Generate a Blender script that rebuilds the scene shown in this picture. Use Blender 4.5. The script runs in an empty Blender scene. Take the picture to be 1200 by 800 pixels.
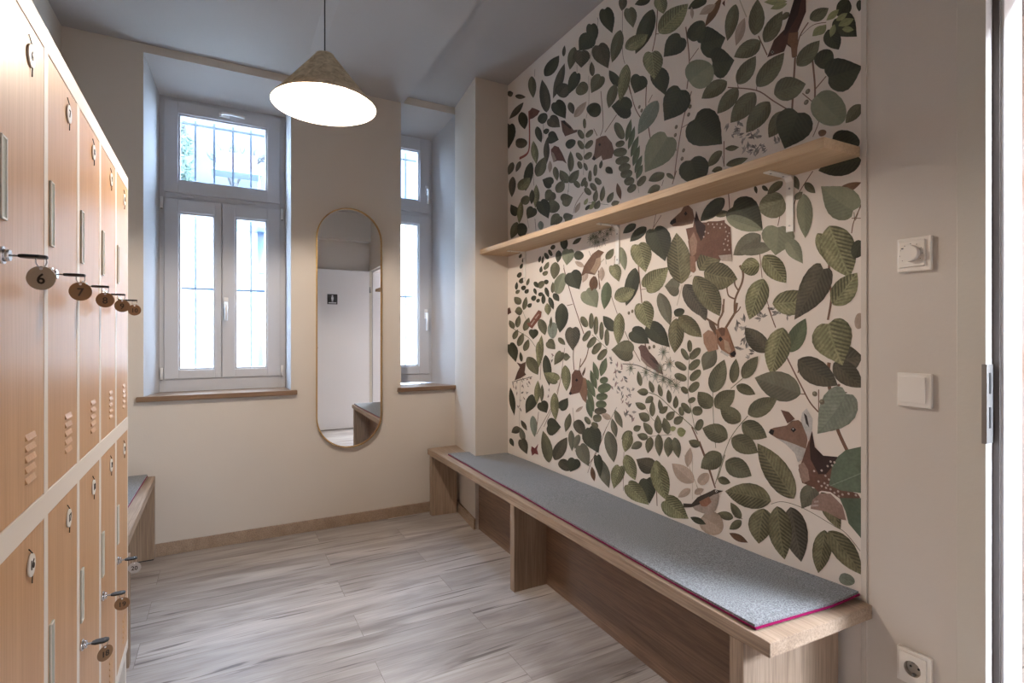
import bpy, bmesh, math, random
from mathutils import Vector, Matrix
random.seed(7)
S = bpy.context.scene
COL = S.collection

# ---------------------------------------------------------------- camera
cam_d = bpy.data.cameras.new('camera'); cam = bpy.data.objects.new('camera', cam_d); COL.objects.link(cam)
cam.location = (0, 0, 1.24); cam.rotation_euler = (math.radians(90), 0, math.radians(-28.6))
cam_d.sensor_width = 36; cam_d.lens = 618 / 1200 * 36; cam_d.shift_y = -5 / 1200; cam_d.clip_start = 0.02
S.camera = cam
# ---------------------------------------------------------------- world (overcast sky)
W = bpy.data.worlds.new('sky'); S.world = W; W.use_nodes = True
bg = W.node_tree.nodes['Background']; bg.inputs[0].default_value = (0.54, 0.72, 1.0, 1); bg.inputs[1].default_value = 46.0
S.view_settings.view_transform = 'Standard'; S.view_settings.look = 'None'
S.view_settings.gamma = 1.0; S.view_settings.use_curve_mapping = False
S.view_settings.exposure = 0.06
S.cycles.max_bounces = 10; S.cycles.diffuse_bounces = 6; S.cycles.glossy_bounces = 5; S.cycles.transparent_max_bounces = 12
S.cycles.sample_clamp_indirect = 6.0
S.cycles.use_denoising = True

def portal(name, x, z, w, h, y):
    d = bpy.data.lights.new(name, 'AREA'); d.shape = 'RECTANGLE'; d.size = w; d.size_y = h; d.cycles.is_portal = True
    o = bpy.data.objects.new(name, d); COL.objects.link(o); o.location = (x, y, z); o.rotation_euler = (math.radians(-90), 0, 0)
portal('window_portal', 0.0, 1.83, 0.72, 1.78, 3.93)
portal('window_portal', 1.21, 1.83, 0.38, 1.78, 3.93)

def area(name, loc, size, power, color, rot=(0, 0, 0), spread=180):
    d = bpy.data.lights.new(name, 'AREA'); d.size = size; d.energy = power; d.color = color; d.spread = math.radians(spread)
    o = bpy.data.objects.new(name, d); COL.objects.link(o); o.location = loc; o.rotation_euler = rot
area('hall_ceiling_light', (2.20, -0.30, 2.66), 0.3, 130, (0.86, 0.92, 1.0))
area('hall_window_daylight', (2.15, -0.48, 1.25), 0.40, 15, (0.74, 0.85, 1.0), Vector((-0.78, 1.42, -0.95)).to_track_quat('-Z', 'Z').to_euler(), 75)

# ---------------------------------------------------------------- helpers
def lin(c):
    return tuple(((v / 255) / 12.92 if v / 255 <= 0.04045 else ((v / 255 + 0.055) / 1.055) ** 2.4) for v in c)

def mat(name, col=(200, 200, 200), rough=0.6, metal=0.0, emis=None, es=0.0, spec=0.5, alpha=None):
    m = bpy.data.materials.new(name); m.use_nodes = True
    b = m.node_tree.nodes['Principled BSDF']
    b.inputs['Base Color'].default_value = (*lin(col), 1); b.inputs['Roughness'].default_value = rough
    b.inputs['Metallic'].default_value = metal; b.inputs['Specular IOR Level'].default_value = spec
    if emis: b.inputs['Emission Color'].default_value = (*lin(emis), 1); b.inputs['Emission Strength'].default_value = es
    return m

def nodes(m):
    nt = m.node_tree; return nt, nt.nodes, nt.links, nt.nodes['Principled BSDF']

def plaster(name, col, var=0.04, rough=0.85):
    m = mat(name, col, rough, spec=0.3); nt, N, Lk, b = nodes(m)
    tc = N.new('ShaderNodeTexCoord')
    n = N.new('ShaderNodeTexNoise'); n.inputs['Scale'].default_value = 2.2; n.inputs['Detail'].default_value = 4
    Lk.new(tc.outputs['Object'], n.inputs['Vector'])
    mx = N.new('ShaderNodeMixRGB'); c = lin(col)
    mx.inputs[1].default_value = (*[v * (1 - var) for v in c], 1); mx.inputs[2].default_value = (*[min(1, v * (1 + var)) for v in c], 1)
    Lk.new(n.outputs['Fac'], mx.inputs[0]); Lk.new(mx.outputs[0], b.inputs['Base Color'])
    f = N.new('ShaderNodeTexNoise'); f.inputs['Scale'].default_value = 90; f.inputs['Detail'].default_value = 3
    Lk.new(tc.outputs['Object'], f.inputs['Vector'])
    bp = N.new('ShaderNodeBump'); bp.inputs['Strength'].default_value = 0.08; bp.inputs['Distance'].default_value = 0.004
    Lk.new(f.outputs['Fac'], bp.inputs['Height']); Lk.new(bp.outputs[0], b.inputs['Normal'])
    return m

def wood(name, c1, c2, c3, axis='Y', rough=0.45, fine=1.0, cathedral=0.35, bump=0.15):
    """streaky grain running along one axis: fine pores, broad bands"""
    m = mat(name, c1, rough, spec=0.4); nt, N, Lk, b = nodes(m)
    tc = N.new('ShaderNodeTexCoord')
    def stretched(long, cross, det, scale=1.0):
        mp = N.new('ShaderNodeMapping'); sc = {'X': (long, cross, cross), 'Y': (cross, long, cross), 'Z': (cross, cross, long)}[axis]
        mp.inputs['Scale'].default_value = sc; Lk.new(tc.outputs['Object'], mp.inputs['Vector'])
        n = N.new('ShaderNodeTexNoise'); n.inputs['Scale'].default_value = scale; n.inputs['Detail'].default_value = det
        n.inputs['Distortion'].default_value = 0.4
        Lk.new(mp.outputs[0], n.inputs['Vector']); return n
    a = stretched(1.2, 12 * fine, 5); p = stretched(5, 130 * fine, 3)
    r1 = N.new('ShaderNodeValToRGB'); r1.color_ramp.elements[0].position = 0.3; r1.color_ramp.elements[1].position = 0.7
    r1.color_ramp.elements[0].color = (*lin(c2), 1); r1.color_ramp.elements[1].color = (*lin(c1), 1)
    Lk.new(a.outputs['Fac'], r1.inputs[0])
    r2 = N.new('ShaderNodeValToRGB'); r2.color_ramp.elements[0].position = 0.36; r2.color_ramp.elements[1].position = 0.62
    r2.color_ramp.elements[0].color = (1, 1, 1, 1); r2.color_ramp.elements[1].color = (0, 0, 0, 1)
    Lk.new(p.outputs['Fac'], r2.inputs[0])
    mu = N.new('ShaderNodeMath'); mu.operation = 'MULTIPLY'; mu.inputs[1].default_value = cathedral + 0.25
    Lk.new(r2.outputs[0], mu.inputs[0])
    mx = N.new('ShaderNodeMixRGB'); mx.inputs[2].default_value = (*lin(c3), 1)
    Lk.new(mu.outputs[0], mx.inputs[0]); Lk.new(r1.outputs[0], mx.inputs[1]); Lk.new(mx.outputs[0], b.inputs['Base Color'])
    bp = N.new('ShaderNodeBump'); bp.inputs['Strength'].default_value = bump; bp.inputs['Distance'].default_value = 0.002
    Lk.new(p.outputs['Fac'], bp.inputs['Height']); Lk.new(bp.outputs[0], b.inputs['Normal'])
    return m

M = {}
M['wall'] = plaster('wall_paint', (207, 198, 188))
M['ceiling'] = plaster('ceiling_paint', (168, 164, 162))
M['reveal'] = plaster('reveal_paint', (186, 184, 184), 0.02)
M['white'] = mat('white_lacquer', (232, 232, 234), 0.35)
M['upvc'] = mat('window_plastic', (196, 197, 202), 0.4)
M['seal'] = mat('black_seal', (45, 45, 48), 0.6)
M['doorpaint'] = mat('white_door', (236, 235, 236), 0.4)
M['framepaint'] = plaster('door_frame_paint', (205, 198, 186), 0.01, 0.5)
M['cream'] = mat('cream_steel', (238, 230, 220), 0.4)
M['dark'] = mat('dark_inside', (30, 25, 22), 0.9)
M['chrome'] = mat('chrome', (215, 215, 218), 0.18, 1.0)
M['steel'] = mat('brushed_steel', (150, 148, 146), 0.42, 0.85)
M['blackplastic'] = mat('black_plastic', (20, 20, 22), 0.4)
M['brass'] = mat('gold_brass', (205, 165, 105), 0.25, 1.0)
M['tagbrown'] = mat('brown_brass_tag', (138, 106, 76), 0.45, 0.2)
M['taggrey'] = mat('grey_brass_tag', (182, 164, 144), 0.4, 0.2)
M['tagpale'] = mat('pale_tag', (185, 185, 185), 0.35, 0.2)
M['ink'] = mat('engraved_ink', (48, 34, 24), 0.6)
M['sealgrey'] = mat('grey_seal', (96, 88, 84), 0.7); M['signdark'] = mat('sign_dark', (44, 38, 36), 0.4)
M['felt_edge'] = mat('magenta_felt', (128, 16, 70), 0.9, spec=0.1)
M['switch'] = mat('switch_plastic', (232, 226, 218), 0.35)
M['mirror'] = mat('mirror_silver', (238, 238, 238), 0.0, 1.0)
M['bracket'] = mat('bracket_white', (225, 220, 212), 0.4)
M['plate'] = mat('number_plate_white', (235, 232, 226), 0.35)
M['slot'] = mat('card_slot_plastic', (186, 190, 178), 0.3)
M['locker'] = wood('locker_beech', (212, 172, 132), (200, 157, 117), (182, 138, 98), 'Z', 0.38, 1.3, 0.2, 0.03)
M['oak'] = wood('oak_board', (176, 154, 134), (154, 132, 112), (120, 100, 84), 'Y', 0.5, 1.4)
M['oak_up'] = wood('oak_upright', (172, 150, 130), (150, 128, 108), (118, 98, 82), 'Z', 0.5, 1.4)
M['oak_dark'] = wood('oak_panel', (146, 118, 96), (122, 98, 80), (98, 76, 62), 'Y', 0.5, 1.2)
M['shelf'] = wood('shelf_oak', (200, 172, 138), (184, 154, 120), (158, 128, 98), 'Y', 0.5, 1.3, 0.2)
M['sill'] = wood('sill_wood', (140, 112, 88), (122, 96, 74), (100, 78, 60), 'X', 0.35, 1.3)

def floor_material():
    m = mat('laminate_planks', (170, 155, 142), 0.42, spec=0.45); nt, N, Lk, b = nodes(m)
    tc = N.new('ShaderNodeTexCoord')
    br = N.new('ShaderNodeTexBrick'); br.offset = 0.37; br.offset_frequency = 2
    for k, v in (('Scale', 1.0), ('Mortar Size', 0.0012), ('Mortar Smooth', 0.3), ('Bias', 0.0), ('Brick Width', 1.28), ('Row Height', 0.192)):
        br.inputs[k].default_value = v
    br.inputs['Color1'].default_value = (0, 0, 0, 1); br.inputs['Color2'].default_value = (1, 1, 1, 1); br.inputs['Mortar'].default_value = (0.5, 0.5, 0.5, 1)
    mpb = N.new('ShaderNodeMapping'); mpb.inputs['Location'].default_value = (0.30, 0.09, 0)
    Lk.new(tc.outputs['Object'], mpb.inputs['Vector']); Lk.new(mpb.outputs[0], br.inputs['Vector'])
    # every plank offsets the grain noise
    off = N.new('ShaderNodeVectorMath'); off.operation = 'MULTIPLY_ADD'
    off.inputs[1].default_value = (9, 5, 13)
    Lk.new(br.outputs['Color'], off.inputs[0]); Lk.new(tc.outputs['Object'], off.inputs[2])
    def st(sc, det, dist):
        mp = N.new('ShaderNodeMapping'); mp.inputs['Scale'].default_value = sc; Lk.new(off.outputs[0], mp.inputs['Vector'])
        n = N.new('ShaderNodeTexNoise'); n.inputs['Scale'].default_value = 1; n.inputs['Detail'].default_value = det; n.inputs['Distortion'].default_value = dist
        Lk.new(mp.outputs[0], n.inputs['Vector']); return n
    big = st((1.6, 9, 1), 5, 0.9); crack = st((0.9, 22, 1), 6, 1.6); pore = st((6, 160, 1), 3, 0.3)
    r = N.new('ShaderNodeValToRGB'); e = r.color_ramp.elements
    e[0].position = 0.30; e[0].color = (*lin((134, 124, 118)), 1); e[1].position = 0.72; e[1].color = (*lin((190, 182, 176)), 1)
    x = e.new(0.5); x.color = (*lin((166, 157, 151)), 1)
    Lk.new(big.outputs['Fac'], r.inputs[0])
    rc = N.new('ShaderNodeValToRGB'); rc.color_ramp.elements[0].position = 0.33; rc.color_ramp.elements[0].color = (1, 1, 1, 1)
    rc.color_ramp.elements[1].position = 0.40; rc.color_ramp.elements[1].color = (0, 0, 0, 1); Lk.new(crack.outputs['Fac'], rc.inputs[0])
    m1 = N.new('ShaderNodeMixRGB'); m1.inputs[2].default_value = (*lin((94, 83, 78)), 1)
    mm = N.new('ShaderNodeMath'); mm.operation = 'MULTIPLY'; mm.inputs[1].default_value = 0.85
    Lk.new(rc.outputs[0], mm.inputs[0]); Lk.new(mm.outputs[0], m1.inputs[0]); Lk.new(r.outputs[0], m1.inputs[1])
    rp = N.new('ShaderNodeMapRange'); rp.inputs[1].default_value = 0.3; rp.inputs[2].default_value = 0.7; rp.inputs[3].default_value = 0.86; rp.inputs[4].default_value = 1.08
    Lk.new(pore.outputs['Fac'], rp.inputs[0])
    m2 = N.new('ShaderNodeMixRGB'); m2.blend_type = 'MULTIPLY'; m2.inputs[0].default_value = 1
    Lk.new(m1.outputs[0], m2.inputs[1]); Lk.new(rp.outputs[0], m2.inputs[2])
    # plank to plank tone
    tone = N.new('ShaderNodeMapRange'); tone.inputs[3].default_value = 0.88; tone.inputs[4].default_value = 1.08; Lk.new(br.outputs['Color'], tone.inputs[0])
    m3 = N.new('ShaderNodeMixRGB'); m3.blend_type = 'MULTIPLY'; m3.inputs[0].default_value = 1
    Lk.new(m2.outputs[0], m3.inputs[1]); Lk.new(tone.outputs[0], m3.inputs[2])
    m4 = N.new('ShaderNodeMixRGB'); m4.inputs[2].default_value = (*lin((92, 76, 66)), 1)
    mo = N.new('ShaderNodeMath'); mo.operation = 'MULTIPLY'; mo.inputs[1].default_value = 0.6
    Lk.new(br.outputs['Fac'], mo.inputs[0]); Lk.new(mo.outputs[0], m4.inputs[0]); Lk.new(m3.outputs[0], m4.inputs[1])
    Lk.new(m4.outputs[0], b.inputs['Base Color'])
    bp = N.new('ShaderNodeBump'); bp.inputs['Strength'].default_value = 0.12; bp.inputs['Distance'].default_value = 0.002
    Lk.new(pore.outputs['Fac'], bp.inputs['Height']); Lk.new(bp.outputs[0], b.inputs['Normal'])
    return m
M['floor'] = floor_material()

def felt_material():
    m = mat('grey_felt', (112, 114, 118), 0.95, spec=0.1); nt, N, Lk, b = nodes(m)
    tc = N.new('ShaderNodeTexCoord'); n = N.new('ShaderNodeTexNoise'); n.inputs['Scale'].default_value = 260; n.inputs['Detail'].default_value = 3
    Lk.new(tc.outputs['Object'], n.inputs['Vector'])
    r = N.new('ShaderNodeValToRGB'); r.color_ramp.elements[0].position = 0.35; r.color_ramp.elements[1].position = 0.66
    r.color_ramp.elements[0].color = (*lin((76, 77, 80)), 1); r.color_ramp.elements[1].color = (*lin((138, 140, 143)), 1)
    Lk.new(n.outputs['Fac'], r.inputs[0]); Lk.new(r.outputs[0], b.inputs['Base Color'])
    bp = N.new('ShaderNodeBump'); bp.inputs['Strength'].default_value = 0.4; bp.inputs['Distance'].default_value = 0.002
    Lk.new(n.outputs['Fac'], bp.inputs['Height']); Lk.new(bp.outputs[0], b.inputs['Normal'])
    b.inputs['Sheen Weight'].default_value = 0.3
    return m
M['felt'] = felt_material()

def glass_material():
    m = bpy.data.materials.new('window_glass'); m.use_nodes = True; nt = m.node_tree; nt.nodes.clear()
    o = nt.nodes.new('ShaderNodeOutputMaterial'); t = nt.nodes.new('ShaderNodeBsdfTransparent'); g = nt.nodes.new('ShaderNodeBsdfGlossy')
    t.inputs[0].default_value = (0.96, 0.98, 0.98, 1); g.inputs['Roughness'].default_value = 0.02
    x = nt.nodes.new('ShaderNodeMixShader'); x.inputs[0].default_value = 0.06
    nt.links.new(t.outputs[0], x.inputs[1]); nt.links.new(g.outputs[0], x.inputs[2]); nt.links.new(x.outputs[0], o.inputs[0]); return m
M['glass'] = glass_material()

def felt_shade():
    m = mat('shade_concrete', (150, 134, 112), 0.85, spec=0.2); nt, N, Lk, b = nodes(m)
    tc = N.new('ShaderNodeTexCoord'); n = N.new('ShaderNodeTexNoise'); n.inputs['Scale'].default_value = 28; n.inputs['Detail'].default_value = 6
    n.inputs['Distortion'].default_value = 1.5; Lk.new(tc.outputs['Object'], n.inputs['Vector'])
    r = N.new('ShaderNodeValToRGB'); r.color_ramp.elements[0].position = 0.3; r.color_ramp.elements[1].position = 0.7
    r.color_ramp.elements[0].color = (*lin((178, 166, 142)), 1); r.color_ramp.elements[1].color = (*lin((226, 215, 192)), 1)
    Lk.new(n.outputs['Fac'], r.inputs[0]); Lk.new(r.outputs[0], b.inputs['Base Color']); return m
M['shade'] = felt_shade()
M['shade_in'] = mat('shade_lining', (206, 200, 188), 0.8)

def box(bm, x0, x1, y0, y1, z0, z1, bev=0.0, mi=0):
    vs = [bm.verts.new((x, y, z)) for z in (z0, z1) for (x, y) in ((x0, y0), (x1, y0), (x1, y1), (x0, y1))]
    fs = [bm.faces.new([vs[i] for i in q]) for q in ((3, 2, 1, 0), (4, 5, 6, 7), (0, 1, 5, 4), (1, 2, 6, 5), (2, 3, 7, 6), (3, 0, 4, 7))]
    for f in fs: f.material_index = mi
    if bev:
        es = list({e for f in fs for e in f.edges})
        r = bmesh.ops.bevel(bm, geom=es, offset=bev, segments=2, affect='EDGES', profile=0.6)
        for f in r['faces']: f.material_index = mi
    return bm

def prism(bm, pts, z0, z1, pts2=None, mi=0, bev=0.0):
    """vertical prism over a plan polygon (counter-clockwise); pts2 = plan at the top"""
    a = [bm.verts.new((p[0], p[1], z0)) for p in pts]; b = [bm.verts.new((p[0], p[1], z1)) for p in (pts2 or pts)]
    n = len(pts); fs = [bm.faces.new(a[::-1]), bm.faces.new(b)]
    for i in range(n): fs.append(bm.faces.new((a[i], a[(i + 1) % n], b[(i + 1) % n], b[i])))
    for f in fs: f.material_index = mi
    if bev:
        es = list({e for f in fs for e in f.edges}); bmesh.ops.bevel(bm, geom=es, offset=bev, segments=2, affect='EDGES')
    return bm

def hexa(bm, p, mi=0):
    """p: 8 corners, bottom 4 then top 4, counter-clockwise"""
    v = [bm.verts.new(q) for q in p]
    for q in ((3, 2, 1, 0), (4, 5, 6, 7), (0, 1, 5, 4), (1, 2, 6, 5), (2, 3, 7, 6), (3, 0, 4, 7)): bm.faces.new([v[i] for i in q]).material_index = mi
    return bm

def cyl(bm, p, q, r, n=16, r2=None, mi=0):
    p = Vector(p); q = Vector(q); d = q - p; L = d.length
    rot = d.to_track_quat('Z', 'Y').to_matrix().to_4x4()
    g = bmesh.ops.create_cone(bm, cap_ends=True, segments=n, radius1=r, radius2=r if r2 is None else r2, depth=L, matrix=Matrix.Translation((p + q) / 2) @ rot)
    for v in g['verts']:
        for f in v.link_faces: f.material_index = mi; f.smooth = len(f.verts) == 4
    return bm

def tube(bm, pts, r, n=8, mi=0, closed=False):
    pts = [Vector(p) for p in pts]; rings = []
    m = len(pts)
    for i, p in enumerate(pts):
        t = (pts[(i + 1) % m] - pts[i - 1]) if closed else (pts[min(i + 1, m - 1)] - pts[max(i - 1, 0)])
        t.normalize(); a = t.orthogonal().normalized() if i == 0 else (rings_a - t * rings_a.dot(t)).normalized()
        rings_a = a; b = t.cross(a)
        rings.append([bm.verts.new(p + r * (math.cos(2 * math.pi * k / n) * a + math.sin(2 * math.pi * k / n) * b)) for k in range(n)])
    for i in range(m if closed else m - 1):
        A, B = rings[i], rings[(i + 1) % m]
        for k in range(n):
            f = bm.faces.new((A[k], A[(k + 1) % n], B[(k + 1) % n], B[k])); f.smooth = True; f.material_index = mi
    if not closed:
        bm.faces.new(rings[0][::-1]).material_index = mi; bm.faces.new(rings[-1]).material_index = mi
    return bm

def lathe(bm, prof, c, n=64, mi=0, smooth=True):
    rings = [[bm.verts.new((c[0] + r * math.cos(2 * math.pi * k / n), c[1] + r * math.sin(2 * math.pi * k / n), c[2] + z)) for k in range(n)] for r, z in prof]
    for A, B in zip(rings, rings[1:]):
        for k in range(n):
            f = bm.faces.new((A[k], A[(k + 1) % n], B[(k + 1) % n], B[k])); f.smooth = smooth; f.material_index = mi
    return bm

def BM(): return bmesh.new()

def world_of(o):
    m = o.matrix_basis.copy(); p = o.parent
    while p: m = p.matrix_basis @ m; p = p.parent
    return m

def obj(name, bm, m, parent=None, local=False, label=None):
    """link bm as one mesh object; given in world coordinates unless local"""
    if parent is not None and not local: bm.transform(world_of(parent).inverted())
    bmesh.ops.recalc_face_normals(bm, faces=bm.faces[:])
    me = bpy.data.meshes.new(name); bm.to_mesh(me); bm.free()
    for q in (m if isinstance(m, (list, tuple)) else [m]): me.materials.append(q)
    o = bpy.data.objects.new(name, me); COL.objects.link(o)
    if parent is not None: o.parent = parent
    if label: o['label'] = label
    return o

def centre_mesh(o):
    """put a parentless mesh's origin at its base centre"""
    xs = [v.co for v in o.data.vertices]
    c = Vector(((min(v.x for v in xs) + max(v.x for v in xs)) / 2, (min(v.y for v in xs) + max(v.y for v in xs)) / 2, min(v.z for v in xs)))
    for v in o.data.vertices: v.co -= c
    o.location = c; return o

def tag(o, label, cat, group=None):
    o['label'] = label; o['category'] = cat
    if group: o['group'] = group
    return o

def thing(name, label, cat, loc=(0, 0, 0), rotz=0, group=None):
    o = bpy.data.objects.new(name, None); COL.objects.link(o); o.location = loc; o.rotation_euler = (0, 0, rotz); o.empty_display_size = 0.05
    return tag(o, label, cat, group)

def struct(name, bm=None, m=None, loc=(0, 0, 0)):
    if bm is None:
        o = bpy.data.objects.new(name, None); COL.objects.link(o); o.location = loc
    else: o = obj(name, bm, m)
    o['kind'] = 'structure'; return o

def digits(text, size):
    """flat mesh of a number, centred, in the XY plane"""
    c = bpy.data.curves.new('number', 'FONT'); c.body = text; c.size = size; c.align_x = 'CENTER'; c.align_y = 'CENTER'; c.extrude = size * 0.02; c.offset = size * 0.018
    c.resolution_u = 3
    o = bpy.data.objects.new('number', c); COL.objects.link(o)
    me = bpy.data.meshes.new_from_object(o.evaluated_get(bpy.context.evaluated_depsgraph_get()))
    bpy.data.objects.remove(o); bm = bmesh.new(); bm.from_mesh(me); bpy.data.meshes.remove(me); return bm

def join(bm, other, matrix, mi=None):
    other.transform(matrix)
    if mi is not None:
        for f in other.faces: f.material_index = mi
    me = bpy.data.meshes.new('tmp'); other.to_mesh(me); other.free(); bm.from_mesh(me); bpy.data.meshes.remove(me); return bm

# ================================================================ the room
struct('floor', box(BM(), -0.95, 1.80, -0.55, 4.0, -0.06, 0.0), M['floor'])
bm = BM()   # ceiling: a shallow boxed beam between two slightly higher fields
hexa(bm, [(-0.95, -0.55, 2.885), (0.43, -0.55, 2.885), (0.43, 4.0, 2.885), (-0.95, 4.0, 2.885), (-0.95, -0.55, 3.1), (0.43, -0.55, 3.1), (0.43, 4.0, 3.1), (-0.95, 4.0, 3.1)])
hexa(bm, [(0.43, -0.55, 2.885), (0.49, -0.55, 2.868), (0.49, 4.0, 2.868), (0.43, 4.0, 2.885), (0.43, -0.55, 3.1), (0.49, -0.55, 3.1), (0.49, 4.0, 3.1), (0.43, 4.0, 3.1)])
hexa(bm, [(0.49, -0.55, 2.868), (1.075, -0.55, 2.868), (1.095, 4.0, 2.868), (0.49, 4.0, 2.868), (0.49, -0.55, 3.1), (1.075, -0.55, 3.1), (1.095, 4.0, 3.1), (0.49, 4.0, 3.1)])
hexa(bm, [(1.075, -0.55, 2.918), (1.80, -0.55, 2.918), (1.80, 4.0, 2.918), (1.095, 4.0, 2.918), (1.075, -0.55, 3.1), (1.80, -0.55, 3.1), (1.80, 4.0, 3.1), (1.095, 4.0, 3.1)])
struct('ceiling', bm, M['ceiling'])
struct('wall_left', box(BM(), -0.95, -0.757, -0.55, 4.0, -0.06, 2.96), M['wall'])

# back wall with two deep window niches (reveals painted white) and the pier
YB, YF, YO = 3.586, 3.83, 3.95
bm = BM()
def slab(x0f, x1f, x0b, x1b, z0, z1, z0b=None, z1b=None):
    z0b = z0 if z0b is None else z0b; z1b = z1 if z1b is None else z1b
    hexa(bm, [(x0f, YB, z0), (x1f, YB, z0), (x1b, YO, z0b), (x0b, YO, z0b), (x0f, YB, z1), (x1f, YB, z1), (x1b, YO, z1b), (x0b, YO, z1b)])
slab(-0.95, -0.399, -0.95, -0.318, -0.06, 2.96)
slab(0.368, 1.077, 0.350, 1.020, -0.06, 2.96)
slab(-0.399, 0.368, -0.318, 0.350, -0.06, 0.875)
slab(-0.399, 0.368, -0.318, 0.350, 2.838, 2.96, 2.64, 2.96)
slab(1.077, 1.48, 1.020, 1.340, -0.06, 0.858)
slab(1.077, 1.48, 1.020, 1.340, 2.868, 2.96, 2.66, 2.96)
prism(bm, [(1.421, 3.10), (1.80, 3.10), (1.80, 3.95), (1.335, 3.95), (1.385, 3.83), (1.48, YB)], -0.06, 2.96)
for f in bm.faces:
    c = f.calc_center_median(); n = f.normal
wb = struct('wall_back', bm, [M['wall'], M['reveal']])
for p in wb.data.polygons:
    c = p.center
    if c.y > 3.6 and c.y < 3.94: p.material_index = 1

# right wall with doorway, wallpaper on it
bm = BM()
box(bm, 1.66, 1.80, 0.60, 3.12, -0.06, 2.96)
box(bm, 1.66, 1.80, -0.55, -0.245, -0.06, 2.96)
box(bm, 1.66, 1.80, -0.245, 0.60, 2.17, 2.96)
wr = struct('wall_right', bm, M['wall'])
bm = BM()
box(bm, -0.95, 1.80, -0.62, -0.30, -0.06, 2.96)
box(bm, -0.95, 1.80, -0.30, -0.17, 2.545, 2.96)
struct('wall_rear', bm, M['wall'])
struct('trim_1', box(BM(), 1.656, 1.664, 0.862, 0.877, 0.0, 2.916), M['wall'])

# skirting boards
bm = BM(); box(bm, -0.757, 1.478, YB - 0.014, YB + 0.01, 0, 0.07, 0.002); struct('baseboard_back', bm, M['oak'])
bm = BM(); prism(bm, [(1.424, 3.10), (1.43, 3.10), (1.487, 3.58), (1.467, 3.58), (1.408, 3.10)], 0, 0.07); struct('baseboard_pier', bm, M['oak'])

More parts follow.
